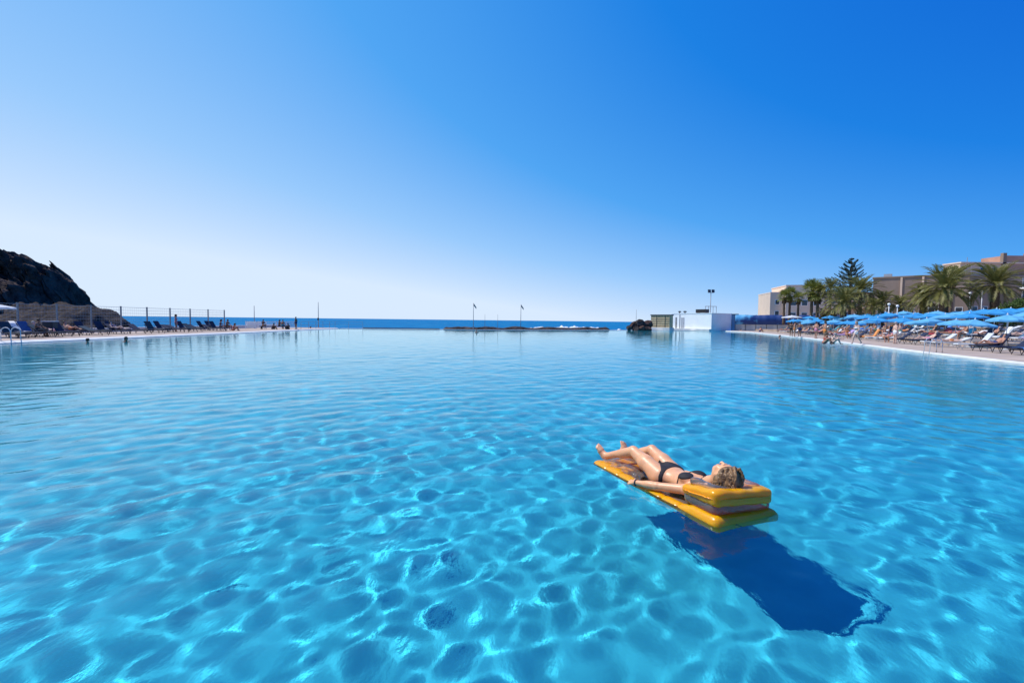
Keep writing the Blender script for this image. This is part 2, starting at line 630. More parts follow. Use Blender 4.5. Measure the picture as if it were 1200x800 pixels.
# calmer patches and rougher patches, as gusts leave them
gust = (0.74 + 0.18 * np.sin(WX * 0.55 + 0.8 * np.sin(WY * 0.37 + 1.0)) * np.sin(WY * 0.48 + 0.7 * np.sin(WX * 0.33) + 2.0)
        + 0.20 * np.sin(WX * 1.35 + 1.1 * np.sin(WY * 0.9) + .6) * np.sin(WY * 1.15 + 1.3 * np.sin(WX * 0.8 + 1.0)))
WZ = water_z(WX, WY, cell) * gust
V = np.stack([WX, WY, WZ], -1).reshape(-1, 3)
i = np.arange(nr - 1)[:, None] * na + np.arange(na - 1)[None]
F = np.stack([i, i + na, i + na + 1, i + 1], -1).reshape(-1, 4)
cen = V[F].mean(1)
big = [(-28.6, 0.2)] + [(x - 0.2, y) for x, y in LEFT_E[1:-1]] + [(-27.4, 71.7), (-5.4, 73.0), (18.5, 82.7), (24.9, 88.4)] + \
      [(40.2, 88.4)] + [(x + 0.2, y) for x, y in RIGHT_E[1:-1]] + [(17.2, 0.2)]
F = F[inside(cen[:, 0], cen[:, 1], big)]
used = np.zeros(len(V), bool)
used[F.ravel()] = True
remap = np.cumsum(used) - 1
mw = bpy.data.materials.new('pool_water')
mw.use_nodes = True
t = mw.node_tree
t.nodes.clear()
gl = t.nodes.new('ShaderNodeBsdfGlass')
gl.inputs['IOR'].default_value = 1.33
gl.inputs['Roughness'].default_value = 0.0
gl.inputs['Color'].default_value = (0.84, 0.98, 1.0, 1)
tcn = t.nodes.new('ShaderNodeTexCoord')
mp = t.nodes.new('ShaderNodeMapping')
mp.inputs['Rotation'].default_value = (0, 0, R(-25))
mp.inputs['Scale'].default_value = (1.6, 0.8, 1)
t.links.new(tcn.outputs['Object'], mp.inputs[0])
n1 = t.nodes.new('ShaderNodeTexNoise')
n1.inputs['Scale'].default_value = 11.0
n1.inputs['Detail'].default_value = 4
t.links.new(mp.outputs[0], n1.inputs['Vector'])
b1 = t.nodes.new('ShaderNodeBump')
b1.inputs['Strength'].default_value = 1.0
b1.inputs['Distance'].default_value = 0.0026
t.links.new(n1.outputs['Fac'], b1.inputs['Height'])
t.links.new(b1.outputs[0], gl.inputs['Normal'])
ou = t.nodes.new('ShaderNodeOutputMaterial')
t.links.new(gl.outputs[0], ou.inputs[0])
wo = npmesh('pool_water', V[used], remap[F], mw)
wo.cycles.is_caustics_caster = True
tag(wo, kind='structure')

mf = mat('pool_floor_paint', (0.055, 0.47, 0.62), 0.9, 0.7, 0.14, spec=0.0)
fl = MB()
fl.add([(x, y, FLOOR_Z) for x, y in POOL], [tuple(range(len(POOL) - 1, -1, -1))])
flo = fl.build('pool_floor', mf)
flo.cycles.is_caustics_receiver = True
tag(flo, kind='structure')

pw = MB()
ring = POOL + [POOL[0]]
for (x1, y1), (x2, y2) in zip(ring[:-1], ring[1:]):
    pw.add([(x1, y1, FLOOR_Z), (x2, y2, FLOOR_Z), (x2, y2, -0.16), (x1, y1, -0.16)], [(3, 2, 1, 0)])
pwo = pw.build('pool_wall', M['wallblue'])
pwo.cycles.is_caustics_receiver = True
tag(pwo, kind='structure')


def strip(name, inner, outer, z, m, skirt=None):
    b = MB()
    n = len(inner)
    zi = z if isinstance(z, (list, tuple)) else (z, z)
    b.add([(x, y, zi[0]) for x, y in inner] + [(x, y, zi[1]) for x, y in outer],
          [(k, k + 1, n + k + 1, n + k) for k in range(n - 1)])
    if skirt is not None:
        b.add([(x, y, zi[0]) for x, y in inner] + [(x, y, skirt) for x, y in inner], [(k, n + k, n + k + 1, k + 1) for k in range(n - 1)])
    o = b.build(name, m)
    return tag(o, kind='structure')


LE = LEFT_E
RE = RIGHT_E[::-1]                          # from near to far
NEAR = [RIGHT_E[-1], LEFT_E[0]]
strip('pool_coping', LE, offset_line(LE, 0.38), (0.03, DZ + 0.004), M['coping'], -0.16)
strip('pool_coping', RE, offset_line(RE, -0.16), (0.06, DZ + 0.004), M['coping'], -0.16)
strip('pool_coping', NEAR, [(17.4, 0.02), (-28.8, 0.02)], DZ + 0.004, M['coping'], -0.16)
strip('pool_deck', [(17.4, 0.021), (-28.8, 0.021)], [(30, -40), (-38, -40)], DZ, M['deck'])
L1 = offset_line(LE, 0.381)
strip('pool_deck', L1, [(-37.5, y) for x, y in L1], DZ, M['deck'], None)
# right deck: three low terraces that climb away from the pool
T0 = offset_line(RE, -0.161)
T1, T2, T3 = offset_line(RE, -6.3), offset_line(RE, -13.2), offset_line(RE, -20.5)
TZ = [DZ, 0.50, 0.95, 1.40]
strip('pool_deck', T0, T1, TZ[0], M['deck'])
strip('terrace', T1, T2, TZ[1], M['deck'], DZ - 0.05)
strip('terrace', T2, T3, TZ[2], M['deck'], TZ[1] - 0.05)
T4 = [(150, y) for x, y in T3[:-1]] + [(150, 170)]
strip('land', T3[:-1] + [(T3[-1][0], 170)], T4, TZ[3], M['deck'], TZ[2] - 0.05)
strip('land', [(T0[0][0], T0[0][1] - .01), (T1[0][0], T1[0][1] - .01), (150, 0)], [(30, -40), (31, -40), (150, -40)], DZ, M['deck'])

# far edge of the basin
fe = MB()
fin, fout = FAR_E, offset_line(FAR_E, 1.1)
strip('pool_coping', fin, fout, 0.05, M['coping'], -0.16)

# sea
ms = bpy.data.materials.new('sea_water')
ms.use_nodes = True
t = ms.node_tree
b = t.nodes['Principled BSDF']
b.inputs['Base Color'].default_value = (0.006, 0.105, 0.20, 1)
b.inputs['Roughness'].default_value = 0.35
b.inputs['IOR'].default_value = 1.2
tcn = t.nodes.new('ShaderNodeTexCoord')
n1 = t.nodes.new('ShaderNodeTexNoise')
n1.inputs['Scale'].default_value = 0.12
n1.inputs['Detail'].default_value = 8
n1.inputs['Roughness'].default_value = 0.7
t.links.new(tcn.outputs['Object'], n1.inputs['Vector'])
b1 = t.nodes.new('ShaderNodeBump')
b1.inputs['Strength'].default_value = 1.0
b1.inputs['Distance'].default_value = 1.6
t.links.new(n1.outputs['Fac'], b1.inputs['Height'])
t.links.new(b1.outputs[0], b.inputs['Normal'])
r_ = t.nodes.new('ShaderNodeValToRGB')
r_.color_ramp.elements[0].position, r_.color_ramp.elements[0].color = 0.35, (0.004, 0.095, 0.26, 1)
r_.color_ramp.elements[1].position, r_.color_ramp.elements[1].color = 0.70, (0.012, 0.22, 0.42, 1)
t.links.new(n1.outputs['Fac'], r_.inputs[0])
t.links.new(r_.outputs[0], b.inputs['Base Color'])
SZ = -0.9
s_ = MB()
fo = fout
BIG = 20000
n_ = len(fo)
near_ = [(-38.5, 73.6), (-27.4, 73.6)] + fo[1:] + [(42, 89.4), (42, 170), (150, 175), (BIG, 175)]
far_ = [(-BIG, 73.6)] + [(p[0], 400) for p in near_[1:-1]] + [(BIG, 400)]
near_[0] = (-BIG, 73.6)
far_[0] = (-BIG, 400)
k_ = len(near_)
s_.add([(x, y, SZ) for x, y in near_] + [(x, y, SZ) for x, y in far_], [(q, q + 1, k_ + q + 1, k_ + q) for q in range(k_ - 1)])
s_.add([(-BIG, 400, SZ), (BIG, 400, SZ), (BIG, BIG, SZ), (-BIG, BIG, SZ)], [(0, 1, 2, 3)])
s_.add([(-BIG, -60, SZ), (-38, -60, SZ), (-38, 73.6, SZ), (-BIG, 73.6, SZ)], [(0, 1, 2, 3)])
df = t.nodes.new('ShaderNodeBsdfDiffuse')          # wind-roughened sea: most facets show the water's own colour
t.links.new(r_.outputs[0], df.inputs[0])
mx = t.nodes.new('ShaderNodeMixShader')
mx.inputs[0].default_value = 0.25
t.links.new(df.outputs[0], mx.inputs[1])
t.links.new(b.outputs[0], mx.inputs[2])
t.links.new(mx.outputs[0], t.nodes['Material Output'].inputs[0])
tag(s_.build('sea', ms), kind='structure')


# ------------------------------------------------------------------ inflatable mattress and the woman on it
# local frame: x from the foot end to the head end, y across (towards the far side), z up
RO = Vector((0.935, 5.14, -0.020))
RM = Matrix.Translation(RO) @ Matrix.Rotation(math.atan2(-0.923, 0.384), 4, 'Z')
RL, RW = 1.80, 0.73
VC = 0.350                                   # centre line of the mattress


def vinyl(name, c, alpha_mix, rough=0.12):
    m = bpy.data.materials.new(name)
    m.use_nodes = True
    t = m.node_tree
    b = t.nodes['Principled BSDF']
    b.inputs['Base Color'].default_value = (*c, 1)
    b.inputs['Roughness'].default_value = 0.28
    b.inputs['Specular IOR Level'].default_value = 0.5
    b.inputs['Coat Weight'].default_value = 0.15
    b.inputs['Subsurface Weight'].default_value = 0.8
    b.inputs['Subsurface Radius'].default_value = (0.5, 0.30, 0.02)
    b.inputs['Subsurface Scale'].default_value = 0.12
    b.inputs['Coat Roughness'].default_value = rough
    tcn = t.nodes.new('ShaderNodeTexCoord')
    n = t.nodes.new('ShaderNodeTexNoise')
    n.inputs['Scale'].default_value = 9
    n.inputs['Detail'].default_value = 3
    t.links.new(tcn.outputs['Object'], n.inputs['Vector'])
    bn = t.nodes.new('ShaderNodeBump')
    bn.inputs['Strength'].default_value = 0.35
    bn.inputs['Distance'].default_value = 0.02
    t.links.new(n.outputs['Fac'], bn.inputs['Height'])
    t.links.new(bn.outputs[0], b.inputs['Normal'])
    tr = t.nodes.new('ShaderNodeBsdfTranslucent')
    tr.inputs[0].default_value = (*c, 1)
    mx = t.nodes.new('ShaderNodeMixShader')
    mx.inputs[0].default_value = alpha_mix
    t.links.new(b.outputs[0], mx.inputs[1])
    t.links.new(tr.outputs[0], mx.inputs[2])
    tp = t.nodes.new('ShaderNodeBsdfTransparent')          # thin coloured film: the far wall glows through it
    tp.inputs[0].default_value = (1.0, 0.60, 0.03, 1)
    m2 = t.nodes.new('ShaderNodeMixShader')
    m2.inputs[0].default_value = 0.05
    t.links.new(mx.outputs[0], m2.inputs[1])
    t.links.new(tp.outputs[0], m2.inputs[2])
    t.links.new(m2.outputs[0], t.nodes['Material Output'].inputs[0])
    return m


def clear_vinyl(name, tint, rough=0.07):
    m = bpy.data.materials.new(name)
    m.use_nodes = True
    t = m.node_tree
    t.nodes.remove(t.nodes['Principled BSDF'])
    tp = t.nodes.new('ShaderNodeBsdfTransparent')
    tp.inputs[0].default_value = (*tint, 1)
    gs = t.nodes.new('ShaderNodeBsdfGlossy')
    gs.inputs['Roughness'].default_value = rough
    df = t.nodes.new('ShaderNodeBsdfDiffuse')
    df.inputs[0].default_value = (0.90, 0.80, 0.72, 1)
    m1 = t.nodes.new('ShaderNodeMixShader')
    m1.inputs[0].default_value = 0.12
    t.links.new(tp.outputs[0], m1.inputs[1])
    t.links.new(df.outputs[0], m1.inputs[2])
    lw = t.nodes.new('ShaderNodeFresnel')
    lw.inputs['IOR'].default_value = 1.5
    mx = t.nodes.new('ShaderNodeMixShader')
    t.links.new(lw.outputs[0], mx.inputs[0])
    t.links.new(m1.outputs[0], mx.inputs[1])
    t.links.new(gs.outputs[0], mx.inputs[2])
    tcn = t.nodes.new('ShaderNodeTexCoord')
    n = t.nodes.new('ShaderNodeTexNoise')
    n.inputs['Scale'].default_value = 14
    n.inputs['Detail'].default_value = 3
    t.links.new(tcn.outputs['Object'], n.inputs['Vector'])
    bn = t.nodes.new('ShaderNodeBump')
    bn.inputs['Strength'].default_value = 0.6
    bn.inputs['Distance'].default_value = 0.02
    t.links.new(n.outputs['Fac'], bn.inputs['Height'])
    t.links.new(bn.outputs[0], gs.inputs['Normal'])
    t.links.new(mx.outputs[0], t.nodes['Material Output'].inputs[0])
    return m


MY = vinyl('yellow_vinyl', (1.0, 0.41, 0.001), 0.18)
MCL = clear_vinyl('clear_vinyl', (1.0, 0.93, 0.85))


def puffy(lo, hi, h, fn):
    Fd = Field(lo, hi, h)
    X, Y, Z = Fd._pts(tuple(slice(0, n) for n in Fd.n))
    Fd.f = fn(X, Y, Z).astype(np.float32)
    return Fd.mesh()


def roll(V_, a):                              # leans towards the far side
    V_[:, 2] -= a * (V_[:, 1] - 0.05)
    return V_


def rbox(X, Y, Z, c, hs, r):
    q = [np.abs(A - cc) - (hh - r) for A, cc, hh in zip((X, Y, Z), c, hs)]
    o = np.sqrt(sum(np.maximum(a, 0) ** 2 for a in q))
    return o + np.minimum(np.maximum(np.maximum(q[0], q[1]), q[2]), 0) - r


def bed(X, Y, Z):
    # the bed thickens into a block under the pillow; seams pinch it crosswise
    thick = 0.052 + 0.045 * np.clip((X - 1.28) / 0.22, 0, 1) ** 2
    top = 0.036 + 0.044 * np.clip((X - 1.28) / 0.22, 0, 1) ** 2
    seam = np.where(X < 1.36, 0.012 * np.exp(-(((X - 0.06) % 0.215) / 0.018) ** 2) + 0.012 * np.exp(-((0.215 - (X - 0.06) % 0.215) / 0.018) ** 2), 0)
    sway = 0.065 * np.exp(-((X - 0.95) / 0.50) ** 4) * np.exp(-((Y - VC) / 0.24) ** 4)
    zc = top - thick
    qx, qy = np.abs(X - RL / 2) - (RL / 2 - 0.065), np.abs(Y - VC) - (RW / 2 - 0.055)
    o = np.sqrt(np.maximum(qx, 0) ** 2 + np.maximum(qy, 0) ** 2)
    prof = np.sqrt(np.clip(1 - (o / 0.058) ** 2, 0.0, 1))
    edge = 0.018 * np.exp(-((qy + 0.02) / 0.05) ** 2)
    hz = thick * (0.35 + 0.65 * prof) - seam * (Z > zc) + edge * 0.5
    d1 = np.abs(Z - zc + sway) - hz
    return np.maximum(d1, o - 0.058) * 0.7


raft = empty('air_mattress', (0, 0, 0), 0, 'yellow inflatable pool mattress with clear top panel floating under the woman', 'air mattress')
raft.matrix_world = RM
Vv, Ff = puffy((-0.05, -0.08, -0.14), (RL + 0.06, 0.77, 0.16), 0.011, bed)
Vv = relax(Vv, Ff, 3)
Vv[:, 2] -= 0.035 * np.clip((Vv[:, 0] - 1.2) / 0.3, 0, 1) * Vv[:, 1] / 0.7
npmesh('mattress_bed', Vv, Ff, MY, raft)


def clear_top(X, Y, Z):
    # transparent chambers lying over the yellow bed: five cross chambers and a band under the pillow
    ch = (X - 0.06) % 0.215 / 0.215
    puff = 0.030 * np.sqrt(np.clip(1 - (2 * ch - 1) ** 2, 0, 1))
    acr = np.clip(1 - (np.abs(Y - VC) / 0.275) ** 4, 0, 1)
    sway = 0.065 * np.exp(-((X - 0.95) / 0.50) ** 4) * np.exp(-((Y - VC) / 0.24) ** 4)
    topz = 0.034 + (0.010 + puff) * acr - sway
    pocket = 0
    for k in range(3):                      # the cup rings near the foot end
        px, py = 0.20 + 0.19 * k, 0.10
        rr_ = np.sqrt((X - px) ** 2 + (Y - py) ** 2)
        pocket = pocket + 0.022 * np.exp(-((rr_ - 0.055) / 0.016) ** 2) - 0.030 * np.exp(-(rr_ / 0.04) ** 2)
    topz = topz + pocket
    d = np.maximum(Z - topz, 0.026 - sway - Z)
    return np.maximum(np.maximum(d, np.abs(Y - VC) - 0.285), np.abs(X - 0.70) - 0.655) * 0.7


Vv, Ff = puffy((0.02, 0.03, -0.08), (1.40, 0.66, 0.13), 0.011, clear_top)
Vv = relax(Vv, Ff, 2)
npmesh('clear_panel', Vv, Ff, MCL, raft)


def band(X, Y, Z):                           # clear neck between block and pillow
    return rbox(X, Y, Z, (1.555, VC, 0.125), (0.180, 0.325, 0.060), 0.05)


Vv, Ff = puffy((1.33, -0.03, 0.04), (1.78, 0.72, 0.23), 0.011, band)
Vv = roll(Vv, 0.06)
npmesh('clear_neck', Vv, Ff, clear_vinyl('amber_clear_vinyl', (1.0, 0.74, 0.34)), raft)
pil = empty('headrest', (0, 0, 0))
pil.parent = raft


def pillow(X, Y, Z):
    # wedge: thin towards the shoulders, full at the head end, quilted by two soft seams
    t_ = np.clip((X - 1.34) / 0.42, 0, 1)
    hz = 0.040 + 0.034 * t_ ** 0.8
    zc = 0.180 + 0.040 * t_
    wr = 0.005 * np.sin(Y * 31 + 2 * np.sin(X * 9)) * np.exp(-((X - 1.72) / 0.05) ** 2) + 0.004 * np.sin(X * 40 + 3 * Y)
    q = [np.abs(X - 1.555) - (0.200 - 0.056), np.abs(Y - VC + 0.005) - (0.330 - 0.056), np.abs(Z + wr - zc) - (hz - 0.036)]
    o = np.sqrt(np.maximum(q[0], 0) ** 2 + np.maximum(q[1], 0) ** 2)
    o2 = np.sqrt((np.maximum(o, 0) / 1.55) ** 2 + np.maximum(q[2], 0) ** 2) - 0.036
    return o2 * 0.85


Vv, Ff = puffy((1.31, -0.04, 0.15), (1.80, 0.73, 0.33), 0.010, pillow)
Vv = relax(Vv, Ff, 2)
# sink the top under the head
sag = 0.075 * np.exp(-((Vv[:, 1] - VC) / 0.13) ** 2 - ((Vv[:, 0] - 1.50) / 0.13) ** 2) * np.clip((Vv[:, 2] - 0.20) / 0.08, 0, 1)
Vv[:, 2] -= sag
Vv = roll(Vv, 0.085)
po = npmesh('headrest_cushion', Vv, Ff, MY, raft)


def pilltop(X, Y, Z):
    return rbox(X, Y, Z, (1.535, VC, 0.258), (0.145, 0.275, 0.042), 0.040)


Vv, Ff = puffy((1.36, 0.03, 0.20), (1.72, 0.66, 0.33), 0.010, pilltop)
sag = 0.100 * np.exp(-((Vv[:, 1] - VC) / 0.14) ** 2 - ((Vv[:, 0] - 1.50) / 0.14) ** 2) * np.clip((Vv[:, 2] - 0.225) / 0.06, 0, 1)
Vv[:, 2] -= sag
Vv = roll(Vv, 0.085)
npmesh('clear_cap', Vv, Ff, MCL, po)
bpy.data.objects.remove(pil)
# welded seams: a flat lip round the pillow and round the bed
def seam(path_fn, wdt, th, name, par, m):
    b_ = MB()
    n_ = 120
    V_, F_ = [], []
    for q in range(n_):
        x_, y_, z_, nx_, ny_ = path_fn(q / n_)
        for o_, dz in ((-.004, -th), (wdt, -th * .6), (wdt, th * .6), (-.004, th)):
            V_.append((x_ + nx_ * o_, y_ + ny_ * o_, z_ + dz))
    for q in range(n_):
        a_, c_ = q * 4, ((q + 1) % n_) * 4
        for k_ in range(4):
            k2 = (k_ + 1) % 4
            F_.append((a_ + k_, c_ + k_, c_ + k2, a_ + k2))
    b_.add(V_, F_)
    return b_.build(name, m, par, True)


def rrect(cx, cyy, hx, hy, r, zf):
    def fn(t_):
        a_ = 2 * math.pi * t_
        c_, s2 = math.cos(a_), math.sin(a_)
        e_ = .32
        x_ = hx * math.copysign(abs(c_) ** e_, c_)
        y_ = hy * math.copysign(abs(s2) ** e_, s2)
        l_ = math.hypot(c_ / hx, s2 / hy)
        nx_, ny_ = math.copysign(abs(x_ / hx) ** 5, x_) / hx, math.copysign(abs(y_ / hy) ** 5, y_) / hy
        l_ = max(math.hypot(nx_, ny_), 1e-6)
        wob = .003 * math.sin(40 * t_ * 6.28)
        return cx + x_, cyy + y_, zf(cx + x_, cyy + y_) + wob, nx_ / l_, ny_ / l_
    return fn


MSE = mat('seam_vinyl', (0.95, 0.34, 0.004), 0.35, spec=0.5)
seam(rrect(1.555, VC - 0.005, 0.196, 0.326, .06, lambda x_, y_: 0.180 + 0.040 * min(1, max(0, (x_ - 1.34) / .42)) - .085 * (y_ - .05)), .016, .003, 'welded_seam', po, MSE)
vb = MB()
vb.tube([(1.795, 0.20, 0.00), (1.835, 0.20, 0.005)], [0.014, 0.011], 10)
vb.build('air_valve', MCL, raft, True)

# --- the woman
WJ = dict(pelvis=(0.86, VC, 0.090), chest=(1.15, VC, 0.105), neck=(1.365, VC, 0.190), head=(1.520, VC + 0.01, 0.300),
          shL=(1.285, 0.175, 0.120), shR=(1.285, 0.515, 0.120),
          elL=(1.035, 0.040, 0.085), wrL=(0.820, -0.040, 0.058), elR=(1.02, 0.635, 0.080), wrR=(0.80, 0.615, 0.070),
          hipL=(0.835, 0.255, 0.095), hipR=(0.835, 0.435, 0.095),
          knL=(0.405, 0.255, 0.225), knR=(0.465, 0.455, 0.232),
          anL=(0.040, 0.165, 0.078), anR=(0.110, 0.395, 0.078),
          toL=(-0.070, 0.120, 0.165), toR=(0.020, 0.405, 0.200))
HUP, HFACE = (0.955, 0.06, 0.29), (-0.33, 0.36, 0.88)
WF = Field((-0.14, -0.16, -0.09), (1.70, 0.76, 0.47), 0.0055)
body(WF, WJ)
for s_ in (-1, 1):
    WF.ell((1.165, VC + s_ * 0.078, 0.180), (0.066, 0.062, 0.040), None, 0.04)
    WF.ell((0.80, VC + s_ * 0.085, 0.060), (0.11, 0.085, 0.075), None, 0.05)      # buttocks
WF.cone((1.30, VC - 0.03, 0.170), (1.315, VC - 0.13, 0.158), 0.010, 0.008, 0.02)   # collar bones
WF.cone((1.30, VC + 0.03, 0.170), (1.315, VC + 0.13, 0.158), 0.010, 0.008, 0.02)
WF.ell((0.99, VC, 0.190), (0.012, 0.007, 0.010), None, 0.012, sub=True)            # navel
HK = 1.12
head(WF, WJ['head'], HUP, HFACE, HK, True)
hand(WF, WJ['wrL'], (-0.93, 0.02, -0.28), (-0.15, -0.55, 0.80), 1, 0.42)
hand(WF, WJ['wrR'], (-0.97, -0.12, -0.10), (0, 0.1, 1), -1, 0.25)
for s_, an, to in (('L', WJ['anL'], WJ['toL']), ('R', WJ['anR'], WJ['toR'])):       # toes
    a, b_ = np.array(an), np.array(to)
    fd = nrm(b_ - a)
    lt = nrm(np.cross(fd, (0.9, 0.1, 0.2)))
    for q, ln, rad in ((-0.026, 0.030, 0.0125), (-0.010, 0.030, 0.0095), (0.004, 0.026, 0.009), (0.017, 0.021, 0.0085), (0.029, 0.015, 0.008)):
        qq = q if s_ == 'R' else -q
        p0 = b_ + lt * qq - fd * 0.012
        WF.cone(p0 - fd * 0.045 + lt * (-qq * .3), p0, 0.017, 0.0125, 0.012)
        WF.cone(p0, p0 + fd * ln, rad, rad * 0.85, 0.004)
woman = empty('person', (0, 0, 0), 0, 'woman in a dark bikini lying on her back on the yellow air mattress', 'person')
woman.matrix_world = RM
MSK = mat('warm_tan_skin', (0.72, 0.36, 0.185), 0.42, 9, 0.10, spec=0.5, bump=(160, 0.12), sss=0.25, dist=0.002)  # warm tan skin tone with slight random mottling
Vv, Ff = WF.mesh()
Vv = relax(Vv, Ff, 1, 0.35)
npmesh('body', Vv, Ff, MSK, woman)

ax_ = [(WF.lo[q] + WF.h * np.arange(WF.n[q])).astype(np.float32) for q in range(3)]
X, Y, Z = np.meshgrid(*ax_, indexing='ij', sparse=True)
MBK = mat('charcoal_bikini', (0.018, 0.016, 0.020), 0.75, 40, 0.3)


def garment(name, region, t, m):
    V_, F_ = WF.mesh(np.maximum(WF.f - t, region).astype(np.float32))
    return npmesh(name, relax(V_, F_, 2, 0.4), F_, m, woman)


yv = np.abs(Y - VC)
limb = np.where((X > 0.60) & (X < 1.36), 0, 1) + 0 * Y
# briefs: hip band that dips in front, front and back panels narrowing to the crotch
bandx = 0.890 + 0.25 * (yv - 0.08) * (yv > 0.08)
r_side = np.abs(X - bandx) - 0.019
r_front = np.maximum(X - bandx - 0.019, yv - np.clip((X - 0.70) * 0.72, 0.022, 1)) * 0.8
r_front = np.maximum(r_front, 0.68 - X)
reg = np.minimum(np.maximum(r_side, yv - 0.185), np.maximum(r_front, yv - 0.17))
reg = np.maximum(reg, np.maximum(0.13 - Y, Y - 0.56)) + 0 * Z
garment('bikini_briefs', reg, 0.0045, MBK)
c1 = [np.sqrt(((X - 1.160) / 1.10) ** 2 + (Y - VC - s_ * 0.082) ** 2 + (Z - 0.203) ** 2) - 0.066 for s_ in (-1, 1)]
strapb = np.maximum(np.abs(X - 1.112) - 0.008, yv - 0.155)
strapn = [np.maximum(np.abs((Y - VC) - s_ * (0.075 - 0.38 * (X - 1.20))) - 0.005, np.maximum(1.17 - X, X - 1.345)) for s_ in (-1, 1)]
strapn = [np.maximum(q, 0.12 - Z) for q in strapn]
reg = np.minimum(np.minimum(c1[0], c1[1]), np.minimum(strapb, np.minimum(strapn[0], strapn[1])) + 0 * Z)
reg = np.maximum(reg, yv - 0.16)
garment('bikini_top', reg, 0.0045, MBK)
wb = MB()
wa, wd = Vector(WJ['wrL']), (Vector(WJ['wrL']) - Vector(WJ['elL'])).normalized()
pa = wd.orthogonal().normalized()
pb_ = wd.cross(pa)
wb.tube([wa - wd * 0.012 + (pa * math.cos(q * 0.3927) + pb_ * math.sin(q * 0.3927)) * 0.0275 for q in range(17)], 0.0065, 8, False)
wb.build('wristband', M['dark'], woman, True)

# hair: a cap over the skull and wavy locks that fall over the headrest
c = np.array(WJ['head'])
hup, hfc = nrm(HUP), nrm(HFACE)
hfc = nrm(hfc - hup * (hfc @ hup))
hrt = np.cross(hfc, hup)


def hp(x, y, z):
    return c + (hrt * x + hfc * y + hup * z) * HK


HF = Field((1.36, 0.14, 0.13), (1.74, 0.56, 0.48), 0.0045)
HF.ell(hp(0, -0.022, 0.036), (0.0935, 0.110, 0.0985), (hrt, hfc, hup), 0.01)
HF.ell(hp(0, -0.055, 0.030), (0.094, 0.092, 0.098), (hrt, hfc, hup), 0.02)
rh = random.Random(4)
for s_ in (-1, 1):
    for q in range(34):
        u_ = q / 33.0
        z0 = 0.112 - 0.090 * u_
        y0 = 0.060 - 0.052 * u_ + rh.uniform(-.005, .005)
        x0 = s_ * (0.016 + 0.064 * min(1, u_ * 1.5))
        pts, rads = [], []
        amp = rh.uniform(0.004, 0.010)
        ph = rh.uniform(0, 6.28)
        for j in range(9):
            v_ = j / 8.0
            x_ = x0 + s_ * 0.022 * math.sin(v_ * 3.14) + amp * math.sin(ph + v_ * 11)
            yy = y0 - (0.135 + 0.03 * rh.random()) * v_
            z_ = z0 + 0.020 * math.sin(v_ * 3.1) * (1 - u_) - 0.055 * v_ * u_ + amp * math.cos(ph + v_ * 9)
            pts.append(hp(x_, yy, z_))
            rads.append(0.0095 - 0.004 * v_)
        HF.chain(pts, rads, 0.003)
for q in range(16):                          # loose ends spilling over the cushion
    a_ = rh.uniform(-1.2, 1.2)
    pts = []
    for j in range(7):
        v_ = j / 6.0
        pts.append(hp(0.085 * math.sin(a_) + 0.01 * math.sin(q + 5 * v_), -0.075 - 0.035 * v_, 0.05 + 0.05 * math.cos(a_) + 0.04 * v_ * math.cos(a_) - 0.12 * v_ * (abs(a_) > .7)))
    HF.chain(pts, [0.010 - 0.0012 * j for j in range(7)], 0.003)
HF.ell(hp(0, 0.080, -0.030), (0.071, 0.066, 0.109), (hrt, hfc, hup), 0.008, sub=True)
MH = mat('streaked_hair', (0.10, 0.048, 0.020), 0.45, 26, 0.55, spec=0.35, col2=(0.36, 0.20, 0.085))
mpn = MH.node_tree
Vv, Ff = HF.mesh()
npmesh('hair', Vv, Ff, MH, woman)


# ------------------------------------------------------------------ other bathers: a few poses, copied with their own colours
def mir(d):
    o = dict(d)
    for k_ in ('sh', 'el', 'wr', 'hip', 'kn', 'an', 'to'):
        if k_ + 'L' not in o:
            x_, y_, z_ = o[k_ + 'R']
            o[k_ + 'L'] = (-x_, y_, z_)
    return o


